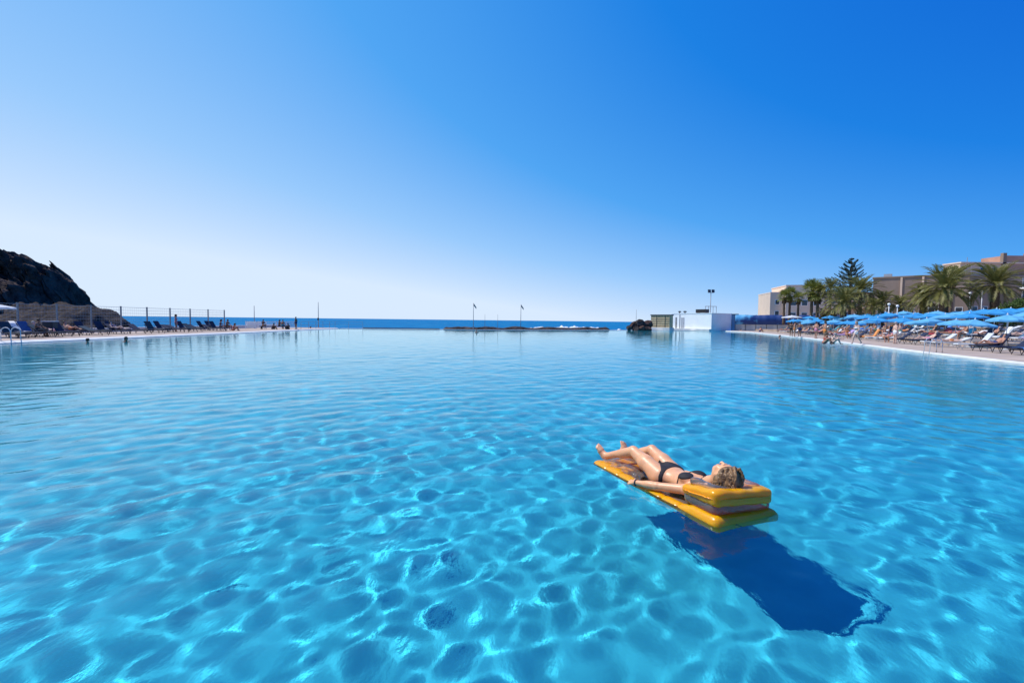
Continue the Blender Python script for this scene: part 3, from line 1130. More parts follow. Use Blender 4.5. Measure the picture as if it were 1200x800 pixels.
POSES = dict(
    stand=(mir(dict(pelvis=(0, 0, .93), chest=(0, 0, 1.21), neck=(0, .01, 1.44), head=(0, .03, 1.585), shR=(.175, 0, 1.38), elR=(.235, -.03, 1.11),
                    wrR=(.235, .06, .87), hipR=(.085, 0, .90), knR=(.10, .03, .49), anR=(.11, -.02, .085), toR=(.14, .14, .025))), (0, 0, 1), (0, 1, 0)),
    walk=(dict(pelvis=(0, 0, .92), chest=(0, .03, 1.20), neck=(0, .06, 1.43), head=(0, .09, 1.575), shR=(.175, .03, 1.37), elR=(.24, -.12, 1.12),
               wrR=(.22, -.10, .88), shL=(-.175, .03, 1.37), elL=(-.24, .06, 1.10), wrL=(-.20, .24, .94), hipR=(.085, 0, .89), knR=(.09, .20, .50),
               anR=(.09, .25, .10), toR=(.10, .40, .05), hipL=(-.085, 0, .89), knL=(-.09, -.06, .48), anL=(-.09, -.32, .14), toL=(-.10, -.20, .03)),
          (0, .1, 1), (0, 1, 0)),
    sit=(mir(dict(pelvis=(0, 0, .11), chest=(0, .02, .39), neck=(0, .07, .61), head=(0, .11, .755), shR=(.175, .04, .555), elR=(.22, .18, .34),
                  wrR=(.15, .38, .24), hipR=(.085, .03, .10), knR=(.13, .44, .13), anR=(.12, .46, -.28), toR=(.14, .60, -.335))), (0, .15, 1), (0, 1, 0)),
    crouch=(mir(dict(pelvis=(0, 0, .11), chest=(0, .08, .37), neck=(0, .16, .57), head=(0, .21, .71), shR=(.175, .12, .52), elR=(.25, .30, .36),
                     wrR=(.12, .44, .40), hipR=(.085, .03, .10), knR=(.14, .37, .42), anR=(.12, .52, .075), toR=(.14, .68, .03))), (0, .2, 1), (0, 1, 0)),
    lounge=(dict(pelvis=(0, 1.08, .47), chest=(0, 1.33, .62), neck=(0, 1.51, .80), head=(0, 1.58, .93), shR=(-.175, 1.46, .74), elR=(-.26, 1.27, .55),
                 wrR=(-.17, 1.07, .56), shL=(.175, 1.46, .74), elL=(.26, 1.27, .55), wrL=(.20, 1.05, .50), hipR=(-.085, 1.03, .46), knR=(-.11, .64, .62),
                 anR=(-.11, .30, .42), toR=(-.13, .16, .47), hipL=(.085, 1.03, .46), knL=(.10, .60, .47), anL=(.11, .18, .43), toL=(.13, .10, .56)),
            (0, .35, 1), (0, -1, .3)),
    lie=(dict(pelvis=(0, .98, .46), chest=(0, 1.27, .46), neck=(0, 1.50, .48), head=(0, 1.65, .49), shR=(-.175, 1.44, .46), elR=(-.30, 1.50, .43),
              wrR=(-.20, 1.72, .42), shL=(.175, 1.44, .46), elL=(.24, 1.18, .43), wrL=(.22, .92, .42), hipR=(-.085, .95, .46), knR=(-.11, .52, .47),
              anR=(-.11, .10, .43), toR=(-.15, .02, .52), hipL=(.085, .95, .46), knL=(.11, .52, .50), anL=(.11, .10, .43), toL=(.15, .02, .52)),
         (0, 1, .15), (0, -.1, 1)),
)
PROTO = {}


def proto_person(pose, female):
    J, hu, hf = POSES[pose]
    P = np.array(list(J.values()))
    F_ = Field(P.min(0) - 0.26, P.max(0) + 0.26, 0.020)
    body(F_, J, female=female, build=1.0 if female else 1.1)
    head(F_, J['head'], hu, hf)
    for s_ in 'LR':
        d = nrm(np.array(J['wr' + s_]) - np.array(J['el' + s_]))
        F_.cone(J['wr' + s_], np.array(J['wr' + s_]) + d * 0.13, 0.034, 0.024, 0.02)
    u = nrm(np.array(J['chest']) - np.array(J['pelvis']))
    if female:
        rx = nrm(np.array(J['hipR']) - np.array(J['hipL']))
        fr = np.cross(u, rx)
        for q in (-1, 1):
            F_.ell(np.array(J['chest']) + fr * 0.085 + rx * q * 0.075 + u * 0.01, (0.065,) * 3, None, 0.03)
    e = empty('person', (0, 0, -100))
    V_, F2 = F_.mesh()
    npmesh('body', V_, F2, SKIN[0], e)
    a_ = [(F_.lo[q] + F_.h * np.arange(F_.n[q])).astype(np.float32) for q in range(3)]
    X_, Y_, Z_ = np.meshgrid(*a_, indexing='ij', sparse=True)

    def dist(c_):
        return np.sqrt((X_ - c_[0]) ** 2 + (Y_ - c_[1]) ** 2 + (Z_ - c_[2]) ** 2)
    hm = (np.array(J['hipL']) + np.array(J['hipR'])) / 2
    reg = dist(hm + u * 0.0) - (0.165 if female else 0.20)
    V_, F2 = F_.mesh(np.maximum(F_.f - 0.014, reg).astype(np.float32))
    npmesh('swimwear', V_, F2, CLOTH['black'], e)
    if female:
        ch = np.array(J['chest'])
        al = np.abs((X_ - ch[0]) * u[0] + (Y_ - ch[1]) * u[1] + (Z_ - ch[2]) * u[2] - 0.01) - 0.05
        reg = np.maximum(al, dist(ch) - 0.21)
        V_, F2 = F_.mesh(np.maximum(F_.f - 0.014, reg).astype(np.float32))
        npmesh('bikini_top', V_, F2, CLOTH['black'], e)
    H_ = Field(np.array(J['head']) - 0.3, np.array(J['head']) + 0.3, 0.018)
    hu, hf = nrm(hu), nrm(hf)
    hf = nrm(hf - hu * (hf @ hu))
    c_ = np.array(J['head'])
    H_.ell(c_ + hu * 0.045 - hf * 0.025, (0.088, 0.100, 0.090), (np.cross(hf, hu), hf, hu), 0.02)
    if female:
        H_.cone(c_ - hf * 0.06, c_ - hf * 0.09 - hu * 0.14, 0.065, 0.045, 0.03)
    V_, F2 = H_.mesh()
    npmesh('hair', V_, F2, HAIR[1], e)
    return e


placed = set()


def person(pose, female, loc, rz, label, skin=0, cloth='black', hair=1, group=None, scale=1.0):
    key = (pose, female)
    if key not in PROTO:
        PROTO[key] = proto_person(pose, female)
    o = PROTO[key] if key not in placed else copy_tree(PROTO[key])
    placed.add(key)
    o.location, o.rotation_euler = loc, (0, 0, rz)
    o.scale = (scale,) * 3
    for ch in o.children:
        n = ch.name.split('.')[0]
        recolour(ch, SKIN[skin] if n == 'body' else HAIR[hair] if n == 'hair' else CLOTH[cloth])
    return tag(o, label, 'person', group)


# ------------------------------------------------------------------ loungers
def proto_lounger(ang, framem):
    e = empty('sun_lounger', (0, 0, -100))
    f = MB()
    for x_ in (-.30, .30):
        f.tube([(x_, 0, .31), (x_, 1.95, .31)], .022, 6)
    for y_ in (0.02, 1.22, 1.93):
        f.tube([(-.30, y_, .31), (.30, y_, .31)], .018, 6)
    f.build('frame', framem, e)
    for x_ in (-.29, .29):
        for y_ in (.22, 1.62):
            l = MB()
            l.tube([(x_, y_ - .10, .31), (x_, y_, .02), (x_, y_ + .10, .31)], .020, 6)
            l.build('leg', framem, e)
    s_ = MB()
    for q in range(9):
        s_.box((0, .08 + q * .135, .345), (.60, .125, .05))
    s_.build('seat', M['navy'], e)
    b = MB()
    ca, sa = math.cos(ang), math.sin(ang)
    for q in range(6):
        d = .07 + q * .135
        b.box((0, 1.22 + d * ca, .345 + d * sa), (.60, .125, .05), 0, (ang, 'X'))
    b.build('backrest', M['navy'], e)
    if ang > .2:
        for x_ in (-.24, .24):
            p = MB()
            p.tube([(x_, 1.22 + .5 * ca, .33 + .5 * sa), (x_, 1.60, .31)], .012, 5)
            p.build('back_strut', framem, e)
    return e


LPROTO = {}


def lounger(loc, rz, ang, label, group, seat=None, back=None, white=False):
    key = (ang, white)
    if key not in LPROTO:
        LPROTO[key] = proto_lounger(ang, M['whiteframe'] if white else M['frame'])
        o = LPROTO[key]
    else:
        o = copy_tree(LPROTO[key])
    o.location, o.rotation_euler = loc, (0, 0, rz)
    for ch in o.children:
        n = ch.name.split('.')[0]
        if n == 'seat':
            recolour(ch, seat or M['navy'])
        elif n == 'backrest':
            recolour(ch, back or seat or M['navy'])
    return tag(o, label, 'sun lounger', group)


def towel_mesh(ang):
    """a cloth that follows seat and backrest and hangs over both sides"""
    V_, F_ = [], []
    prof = [(.25, .382), (.7, .380), (1.17, .383)] + [(1.22 + d * math.cos(ang), .383 + d * math.sin(ang)) for d in (.05, .3, .55, .78)]
    xs = [(-.335, -.16), (-.318, -.01), (-.15, .0), (.15, .0), (.318, -.01), (.335, -.13)]
    for k_, (y_, z_) in enumerate(prof):
        for x_, dz in xs:
            V_.append((x_, y_ + .01 * math.sin(9 * x_ + k_), z_ + dz + .006 * math.sin(20 * x_ + 2 * k_)))
    n = len(xs)
    for a_ in range(len(prof) - 1):
        for b_ in range(n - 1):
            F_.append((a_ * n + b_, a_ * n + b_ + 1, (a_ + 1) * n + b_ + 1, (a_ + 1) * n + b_))
    me = bpy.data.meshes.new('towel')
    me.from_pydata(V_, [], F_)
    me.update()
    me.shade_smooth()
    me.materials.append(TOWEL['white'])
    return me


TM = {}


def towel(loc, rz, ang, colr, label, group):
    if ang not in TM:
        TM[ang] = towel_mesh(ang)
    o = link('towel', TM[ang])
    sm = o.modifiers.new('thickness', 'SOLIDIFY')
    sm.thickness = 0.012
    sm.offset = 1
    o.location, o.rotation_euler = loc, (0, 0, rz)
    recolour(o, TOWEL[colr])
    return tag(o, label, 'towel', group)


# ------------------------------------------------------------------ parasols
def proto_parasol(m, pole_h=2.2, rad=1.5, rise=.30, val=.11):
    e = empty('parasol', (0, 0, -100))
    p = MB()
    p.tube([(0, 0, .05), (0, 0, pole_h + .1)], [.022, .022], 8)
    p.build('pole', M['whiteframe'], e, True)
    b = MB()
    b.tube([(0, 0, 0), (0, 0, .06), (0, 0, .10)], [.24, .24, .05], 12)
    b.build('base', M['greyrender'], e)
    c_ = MB()
    n, rings = 8, 5
    V_ = [(0, 0, pole_h + .02)]
    for k_ in range(1, rings + 1):
        t_ = k_ / rings
        for q in range(n * 2):
            a_ = math.pi * q / n
            sc_ = 1.0 if q % 2 == 0 else 0.945
            sag_ = 0.0 if q % 2 == 0 else -.035 * t_
            V_.append((rad * t_ * sc_ * math.cos(a_), rad * t_ * sc_ * math.sin(a_), pole_h - rise * t_ ** 1.25 + sag_))
    for q in range(n * 2):
        a_ = math.pi * q / n
        sc_ = 1.01 if q % 2 == 0 else 0.955
        V_.append((rad * sc_ * math.cos(a_), rad * sc_ * math.sin(a_), pole_h - rise - val - (0 if q % 2 == 0 else .03)))
    F_ = [(0, 1 + q, 1 + (q + 1) % (2 * n)) for q in range(2 * n)]
    for k_ in range(rings):
        for q in range(2 * n):
            q2 = (q + 1) % (2 * n)
            F_.append((1 + k_ * 2 * n + q, 1 + (k_ + 1) * 2 * n + q, 1 + (k_ + 1) * 2 * n + q2, 1 + k_ * 2 * n + q2))
    c_.add(V_, F_)
    co = c_.build('canopy', m, e)
    r_ = MB()
    for q in range(n):
        a_ = 2 * math.pi * q / n
        r_.tube([(.03 * math.cos(a_), .03 * math.sin(a_), pole_h - .06), (.97 * rad * math.cos(a_), .97 * rad * math.sin(a_), pole_h - rise - .03)], .008, 4)
    r_.build('rib_frame', M['whiteframe'], e)
    f = MB()
    f.tube([(0, 0, pole_h + .0), (0, 0, pole_h + .08), (0, 0, pole_h + .13)], [.05, .035, .01], 8)
    f.build('finial', M['whiteframe'], e)
    return e


PPROTO = {}


def parasol(loc, label, m, group, rz=0.0, tilt=0.0, **kw):
    key = tuple(sorted(kw.items()))
    if key not in PPROTO:
        o = PPROTO[key] = proto_parasol(m, **kw)
    else:
        o = copy_tree(PPROTO[key])
    o.location, o.rotation_euler = loc, (tilt, 0, rz)
    for ch in o.children:
        if ch.name.startswith('canopy'):
            recolour(ch, m)
    return tag(o, label, 'parasol', group)


# ------------------------------------------------------------------ left side: fence, loungers, cliff
posts_px = [21, 67, 107, 142, 172.5, 199.5, 223, 244, 263]
FX = -35.0
fence = empty('wire_fence', (FX, 32, DZ), 0, 'tall wire mesh fence on grey posts behind the loungers beside the dark cliff', 'fence')
ys = [29.3] + [FX * FPX / (p - 600) for p in posts_px]
ys = [26.4, 23.5] [::-1] + ys
for y_ in ys:
    b = MB()
    b.box((0, y_ - 32, 1.16), (.09, .09, 2.32))
    b.box((0, y_ - 32, 2.335), (.11, .11, .03))
    b.build('post', M['post'], fence)
b = MB()
for y1, y2 in zip(ys[:-1], ys[1:]):
    for z_ in np.linspace(.12, 2.26, 9):
        b.tube([(0, y1 - 32, z_), (0, y2 - 32, z_)], .013 if .3 < z_ < 2.2 else .018, 4, False)
    for k_ in range(1, 12):
        yy = y1 + (y2 - y1) * k_ / 12
        b.tube([(.012, yy - 32, .12), (.012, yy - 32, 2.26)], .0045, 3, False)
b.build('wire_mesh', M['wire'], fence)

# low seaward kerb behind the fence
b = MB()
b.box((-37.2, 45, .25), (.5, 57, .5))
tag(b.build('low_wall', M['coping']), 'long low pale wall along the sea behind the wire fence', 'wall')

LOUNGE_L = 'sun loungers along the left deck'
lrow = [(98, 1), (119, 1), (133, 1), (182, 0), (189, 1), (197.5, 0), (214, 1), (228, 0), (238, 1), (247, 1)]
spec = [(20, 1), (33, 1), (47, 0), (66, 1), (83, 0)] + lrow
for k_, (px, up) in enumerate(spec):
    hx = -33.4
    Y_ = hx * FPX / (px - 600)
    rz = R(90 - 180) + R(rnd.uniform(-7, 3)) + math.pi
    ang = R(58) if up else R(24)
    bk = M['navy2'] if px == 33 else None
    nm = 'dark navy' if px != 33 else 'bright blue'
    lounger((hx + 1.1, Y_, DZ), rz, ang, f'{nm} sun lounger with {"raised" if up else "lowered"} back on the left deck, {ORD[k_]} from the near end', LOUNGE_L, bk or M['navy'])
    if px in (20, 66):
        towel((hx + 1.1, Y_, DZ), rz, ang, 'white' if px == 20 else 'pink', f'{"white" if px == 20 else "pink"} towel draped over the {ORD[k_]} lounger of the left deck', None)
GL = 'bathers on the left deck'
for k_, (px, cn) in enumerate([(8, 'black'), (28, 'navy'), (52, 'black'), (72, 'navy'), (108, 'black'), (160, 'navy'), (176, 'black'), (206, 'navy'), (222, 'black'), (251, 'navy')]):
    xx = -30.5
    ang = (R(58), R(24), R(35))[k_ % 3]
    lounger((xx, (xx - 1.2) * FPX / (px - 600), DZ), R(90) + R(rnd.uniform(-6, 8)), ang, f'{cn} sun lounger in the front row of the left deck, {ORD[k_]} from the near end', LOUNGE_L, M['dark'] if cn == 'black' else M['navy'])



def on_left(px, x_, z=0.0):
    return (x_, x_ * FPX / (px - 600), DZ + z)


rzl = R(-90) + math.pi
person('lounge', True, (-32.3, -33.4 * FPX / (47 - 600), DZ), rzl, 'person in pink swimwear stretched out on the third lounger of the left deck', 1, 'pink', 2, GL)
person('lounge', False, (-32.3, -33.4 * FPX / (83 - 600), DZ), rzl, 'tanned person in orange trunks on the lounger beside the parked trolley, left deck', 0, 'orange', 0, GL)
person('sit', False, on_left(43, -32.0, .36), R(-70), 'person in black trunks sitting on a lounger edge near the left ladder', 3, 'black', 0, GL)
person('lounge', True, on_left(152, -31.3), rzl, 'person in navy bikini lying alone between the two lounger clusters on left', 1, 'navy', 0, GL)
lounger(on_left(152, -31.3), rzl, R(35), 'dark low sun lounger under the lone bather between the two lounger clusters', LOUNGE_L, M['navy'])
person('stand', True, on_left(206, -33.2), R(-60), 'person standing in pink swimwear behind the lounger row on the left deck', 2, 'pink', 1, GL)
person('sit', True, on_left(258, -32.5, .36), R(-60), 'person in navy bikini sitting by the last fence post of left deck', 0, 'navy', 0, GL)
person('sit', False, on_left(266, -31.8, .36), R(-100), 'person in black trunks sitting upright at the far end of the loungers', 3, 'black', 0, GL)
person('crouch', True, on_left(273, -30.8, .0), R(-80), 'person in red bikini crouching on the paving near the white railing', 0, 'red', 1, GL)
for px, x_ in ((258, -33.3), (266, -32.6)):
    lounger(on_left(px, x_ + 1.6), rzl, R(24), f'flat navy sun lounger under the sitting person {"by the last fence post" if px == 258 else "in black trunks"} on left deck', LOUNGE_L, M['navy'])

# parasol and drinks trolley near the ladder
parasol((gx(-16, 29.5), 29.5, DZ), 'white parasol at the left edge of the photo beside the fence', M['parasolw'], None, pole_h=2.25, rad=1.35)
tr = empty('trolley', (gx(58.5, 31.6), 31.6, DZ), R(10), 'dark trolley cabinet with white top standing among the left loungers', 'trolley')
b = MB()
b.box((0, 0, .80), (.62, .45, .42))
b.build('cabinet', M['dark'], tr)
b = MB()
b.box((0, 0, 1.05), (.74, .55, .06))
b.build('top', M['whiteframe'], tr)
for x_ in (-.27, .27):
    b = MB()
    for y_ in (-.18, .18):
        b.tube([(x_, y_, .05), (x_, y_, .60)], .022, 6)
    b.tube([(x_, -.18, .08), (x_, .18, .08)], .02, 6)
    b.build('leg_frame', M['dark'], tr)


def ladder(loc, rz, label, m, h=.78):
    e = empty('pool_ladder', loc, rz, label, 'pool ladder')
    for x_ in (-.26, .26):
        b_ = MB()
        pts = [(x_, .55, 0), (x_, .55, h * .62)]
        for q in range(9):
            a_ = math.pi * q / 8
            pts.append((x_, .275 + .275 * math.cos(a_), h * .62 + .27 * math.sin(a_)))
        pts += [(x_, 0, .2), (x_, -.05, -.3), (x_, -.05, -1.3)]
        b_.tube(pts, .021, 8)
        b_.build('handrail', m, e, True)
    for z_ in (-.35, -.65, -.95):
        b_ = MB()
        b_.box((0, -.05, z_), (.52, .09, .03))
        b_.build('rung', m, e)
    return e


ladder((-27.95, 25.6, DZ), R(90), 'white curved pool ladder at the left edge of the photo', M['whiteframe'], .80)

# swimmers
person('stand', False, (*gnd(102, 401.5), -1.44), R(60), 'dark haired swimmer with head above water near the left deck', 0, 'black', 0, 'swimmers')
person('stand', True, (*gnd(147, 400), -1.40), R(-100), 'second dark swimmer further along the left deck, head and shoulders above water', 3, 'black', 0, 'swimmers')
person('stand', False, (*gnd(364, 385.6), -1.30), R(100), 'tiny swimmer at the far left corner of the pool by railing posts', 0, 'black', 0, 'swimmers')
person('stand', False, (*gnd(558.5, 389.6), -1.35), R(10), 'tiny lone swimmer near the far wall below the first flag', 0, 'black', 0, 'swimmers')

# white railing across the end of the left deck
RY = 60.0
rl = empty('white_railing', (gx(288, RY), RY, DZ), 0, 'white railing of horizontal bars across the end of the left deck', 'railing')
L_ = gx(348, RY) - gx(288, RY)
for z_ in (.42, .66, .92):
    b = MB()
    b.box((L_ / 2, 0, z_), (L_, .05, .09))
    b.build('rail', M['white'], rl)
for q in range(6):
    b = MB()
    b.box((L_ * q / 5, -.055, .49), (.07, .06, .98))
    b.build('post', M['white'], rl)
b = MB()
b.box((1.0, .06, .55), (1.9, .03, .80))
b.build('solid_panel', M['white'], rl)
GB = 'people by the white railing'
for k_, (px, pose, cl, lab) in enumerate([
        (308, 'sit', 'black', 'dark person sitting nearest the solid white railing panel'),
        (318, 'crouch', 'navy', 'dark person crouching second from the solid railing panel'),
        (325, 'sit', 'black', 'dark person sitting upright in the middle of the railing group'),
        (331, 'sit', 'teal', 'dark person sitting beside the tallest figure at the white railing'),
        (337, 'crouch', 'black', 'dark person bent low near the right end of the white railing'),
        (345, 'stand', 'navy', 'dark person standing at the right end of the white railing')]):
    person(pose, k_ % 2 == 0, (gx(px, 58.6), 58.6 + .2 * (k_ % 3), DZ + (.40 if pose == 'sit' else 0)), R(-120 + 40 * k_), lab, 3, cl, 0, GB, .95)
b = MB()
b.box((0, 0, .38), (3.6, .42, .06))
bn_ = empty('bench', (gx(321, 58.5), 58.5, DZ), 0, 'low dark bench under the people by the white railing', 'bench')
b.build('seat', M['frame'], bn_)
for x_ in (-1.6, 0, 1.6):
    b = MB()
    b.box((x_, 0, .175), (.08, .36, .35))
    b.build('leg', M['frame'], bn_)
# slim handrail along the last metres of the pool edge
hr = empty('metal_railing', (-28.3, 61, DZ), 0, 'thin grey metal railing along the far left pool edge', 'railing')
hp_ = [(0, 0), (.05, 2.2), (.1, 4.4), (.2, 6.6), (.3, 8.8), (.45, 10.6), (2.2, 11.7), (4.4, 11.85)]
for x_, y_ in hp_:
    b = MB()
    b.tube([(x_, y_, -.1), (x_, y_, .98)], .025, 5)
    b.build('post', M['post'], hr)
for z_ in (.55, .98):
    b = MB()
    b.tube([(x_, y_, z_) for x_, y_ in hp_], .018, 5)
    b.build('rail', M['post'], hr)


def pole(px, top, Y_, label, rad=.045, arm=None, base=DZ):
    e = empty('lamp_pole' if arm == 'lamp' else 'flagpole' if arm == 'flag' else 'pole', (gx(px, Y_), Y_, base), 0, label, 'pole')
    h_ = gz(px, top, Y_) - base
    b_ = MB()
    b_.tube([(0, 0, 0), (0, 0, h_)], [rad, rad * .7], 8)
    b_.build('shaft', M['post'], e, True)
    b_ = MB()
    b_.tube([(0, 0, 0), (0, 0, .12)], [rad * 2.4, rad * 1.5], 8)
    b_.build('foot', M['greyrender'], e)
    if arm == 'flag':
        b_ = MB()
        V_ = []
        for q in range(8):
            t_ = q / 7
            x_ = .05 + .42 * t_
            for z_ in (h_ - .06 - .55 * t_ * .6, h_ - .48 - .5 * t_ * .45):
                V_.append((x_, .07 * math.sin(t_ * 7), z_ - .28 * t_))
        b_.add(V_, [(2 * q, 2 * q + 1, 2 * q + 3, 2 * q + 2) for q in range(7)])
        o_ = b_.build('flag', M['post'], e, True)
        s2 = o_.modifiers.new('cloth', 'SOLIDIFY')
        s2.thickness = .01
    if arm == 'box':
        b_ = MB()
        b_.box((0, -.08, 1.35), (.22, .12, .35))
        b_.build('junction_box', M['dark'], e)
    return e


pole(298, 358, 61.5, 'slim grey pole standing behind the solid white railing panel', .05)
pole(373, 354, 71.2, 'tall slim pole with small box at the far left pool corner', .06, 'box')
pole(554.5, 355, 74.6, 'left flagpole on the far breakwater with a small grey drooping flag', .05, 'flag', .2)
pole(610, 356.5, 78.2, 'right flagpole on the far breakwater with a small grey drooping flag', .05, 'flag', .3)
pole(568, 368, 75.6, 'short thin stake between the flagpoles, nearer the left flag', .03, None, .2)
pole(583, 368, 76.2, 'short thin stake between the flagpoles, nearer the right flag', .03, None, .2)
pole(745, 362.5, 88.5, 'thin upright pole rising behind the boulder heap', .045, None, .3)

# breakwater of dark rock beyond the far edge
g = np.random.default_rng(8)


def fbm(X_, Y_, seed, oct=5, sc_=1.0):
    r2 = np.random.default_rng(seed)
    o_ = np.zeros_like(X_)
    a_ = 1.0
    for q in range(oct):
        for _ in range(4):
            th, ph = r2.uniform(0, 6.28), r2.uniform(0, 6.28)
            k_ = sc_ * 2 ** q * r2.uniform(.7, 1.4)
            o_ += a_ * .5 * np.sin(k_ * (X_ * math.cos(th) + Y_ * math.sin(th)) + ph + 1.3 * np.sin(k_ * .6 * (Y_ * math.cos(th) - X_ * math.sin(th)) + ph * 2))
        a_ *= .52
    return o_


def rock_strip(name, path, half, height, m, seed, n=160, mm=14):
    P = [Vector((*p, 0)) for p in path]
    seg = [0]
    for a_, b_ in zip(P[:-1], P[1:]):
        seg.append(seg[-1] + (b_ - a_).length)
    V_ = []
    for q in range(n):
        s_ = seg[-1] * q / (n - 1)
        i_ = max(j for j in range(len(P) - 1) if seg[j] <= s_ + 1e-6)
        t_ = (s_ - seg[i_]) / (seg[i_ + 1] - seg[i_])
        c_ = P[i_].lerp(P[i_ + 1], t_)
        d_ = (P[i_ + 1] - P[i_]).normalized()
        nn = Vector((-d_.y, d_.x, 0))
        for w_ in range(mm):
            v_ = 2 * w_ / (mm - 1) - 1
            V_.append((c_ + nn * half * v_)[:2] + (v_, s_))
    V_ = np.array(V_)
    ends = np.clip(np.minimum(V_[:, 3], seg[-1] - V_[:, 3]) / 2.0, 0, 1)
    nz = fbm(V_[:, 0], V_[:, 1], seed, 5, 1.1)
    z_ = -1.2 + (height + 1.2) * (1 - np.abs(V_[:, 2]) ** 3) * ends + .22 * nz * (1 - V_[:, 2] ** 2) * height
    VV = np.stack([V_[:, 0], V_[:, 1], z_], 1)
    i_ = np.arange(n - 1)[:, None] * mm + np.arange(mm - 1)[None]
    F_ = np.stack([i_, i_ + mm, i_ + mm + 1, i_ + 1], -1).reshape(-1, 4)
    return npmesh(name, VV, F_[:, ::-1], m, None, False)


tag(rock_strip('breakwater', [(gx(508, 75.2), 75.2), (-5.2, 75.4), (19.5, 85.8)], 1.3, .42, M['rock'], 3), 'long low dark rock breakwater beyond the far pool edge', 'breakwater')
b = MB()
b.box((gx(470, 74.6), 74.7, -.2), (12.5, .5, .7))
tag(b.build('low_wall', M['dark']), 'thin dark wall at the far pool edge left of the breakwater', 'wall')


def boulder(name, loc, r, seed, m, label, group, sq=(1, 1, 1)):
    bm_ = bmesh.new()
    bmesh.ops.create_icosphere(bm_, subdivisions=4, radius=1)
    g_ = np.random.default_rng(seed)
    pl = [(nrm(g_.normal(size=3)), g_.uniform(.62, .92)) for _ in range(13)]
    V_ = np.array([v.co[:] for v in bm_.verts])
    for n_2, d_ in pl:
        h_ = V_ @ n_2 - d_
        V_ -= np.clip(h_, 0, None)[:, None] * n_2 * .9
    V_ *= (1 + .05 * fbm(V_[:, 0] * 2 + seed, V_[:, 1] * 2 + V_[:, 2] * 1.7, seed, 4, 2))[:, None]
    V_ *= np.array(sq) * r
    for v, p in zip(bm_.verts, V_):
        v.co = p
    me = bpy.data.meshes.new(name)
    bm_.to_mesh(me)
    bm_.free()
    me.materials.append(m)
    o_ = link(name, me)
    o_.location = loc
    return tag(o_, label, 'boulder', group)


BO = [(737, 381.5, 85.2, .75, 'low dark boulder at the foamy left end of the heap'), (741, 379.5, 86.4, .95, 'dark boulder second from the left in the heap'),
      (745, 378, 87.0, 1.2, 'tall dark boulder with the thin pole behind it'), (749, 377.3, 86.4, 1.35, 'reddish boulder at the top middle of the heap'),
      (754, 377.8, 86.9, 1.3, 'broad brown boulder right of the heap top'), (759, 377.5, 87.4, 1.25, 'dark boulder against the ochre block wall'),
      (746, 383.5, 85.0, .95, 'wet dark boulder at the front foot of the heap'), (752, 383.2, 84.9, 1.05, 'brown boulder at the water in the heap middle'),
      (758, 383.0, 85.2, 1.0, 'dark boulder at the water beside the white plinth')]
for k_, (px, py, Y_, r, lab) in enumerate(BO):
    boulder('boulder', (gx(px, Y_), Y_, gz(px, py + 3.0, Y_)), r * .78, 20 + k_, M['redrock'] if k_ % 3 else M['rock'], lab, 'boulders in the heap by the block building', (1.1, .9, .95))

# surf breaking outside
def foam(name, cx, cyy, lx, ly, h_, seed, label):
    n_x, n_y = 150, 26
    u_ = np.linspace(-1, 1, n_x)[:, None] * np.ones((1, n_y))
    v_ = np.linspace(-1, 1, n_y)[None] * np.ones((n_x, 1))
    X_, Y_ = cx + u_ * lx, cyy + v_ * ly
    nz = fbm(X_, Y_, seed, 5, .35)
    env = np.clip(1 - u_ ** 2, 0, 1) * np.clip(1 - v_ ** 2, 0, 1)
    Z_ = SZ - .25 + env * h_ * np.clip(.6 + .7 * nz + .5 * fbm(X_, Y_, seed + 1, 4, 1.6), .05, 2)
    i_ = np.arange(n_x - 1)[:, None] * n_y + np.arange(n_y - 1)[None]
    F_ = np.stack([i_, i_ + n_y, i_ + n_y + 1, i_ + 1], -1).reshape(-1, 4)
    o_ = npmesh(name, np.stack([X_, Y_, Z_], -1).reshape(-1, 3), F_[:, ::-1], M['foam'], None, True)
    return tag(o_, label, 'surf', None, 'stuff')


foam('breaking_wave', gx(670, 170), 170, 15, 6, .62, 5, 'white surf breaking on the sea behind the breakwater')
foam('breaking_wave', gx(640, 152), 152, 8, 2, .40, 6, 'thin line of white surf close behind the breakwater')
foam('sea_spray', gx(728, 90), 90, 3.0, 1.4, .70, 7, 'white spray at the left foot of the boulder heap')

# the cliff
px_ = np.array([-140, -90, -40, -2, 8, 18, 25, 31, 41, 54, 59, 64, 68, 71, 76, 80, 86, 90, 92, 96, 118, 120])
py_ = np.array([266, 272, 284, 291, 289, 294, 306, 309, 310, 310, 314, 312, 309, 310, 314, 318, 325, 329, 345, 361, 377.5, 381])
CY = 88.0
n_x, n_y = 460, 120
cxs = gx(np.linspace(-140, 120, n_x), CY)
ridge = gz(np.linspace(-140, 120, n_x), np.interp(np.linspace(-140, 120, n_x), px_, py_), CY)
v_ = np.linspace(0, 1, n_y)
X_ = cxs[:, None] * np.ones((1, n_y))
fr = np.clip(v_[None] / .78, 0, 1)
bk = np.clip((1 - v_[None]) / .22, 0, 1)
prof = np.minimum(.12 + .88 * fr ** .62, bk ** .35) * np.ones((n_x, 1))
prof[:, 0] = 0
Yc = CY - 20 + v_[None] * 25 + 0 * X_
nz = fbm(X_, Yc, 12, 7, .42)
rid = 1 - np.abs(fbm(X_, Yc, 31, 6, .30))
lump = .55 * (1 - np.abs(fbm(X_ + 50, Yc * .8, 77, 2, .8))) ** 2 + .8 * np.abs(fbm(X_ + 9, Yc * .8, 78, 5, 1.3))
Zc = SZ - .6 + (ridge[:, None] - SZ + .6) * prof
m_ = np.clip((Zc + 1) / 4, 0, 1)
Zc += (nz * .85 + rid * .5 + lump * 1.1 - 1.0) * m_
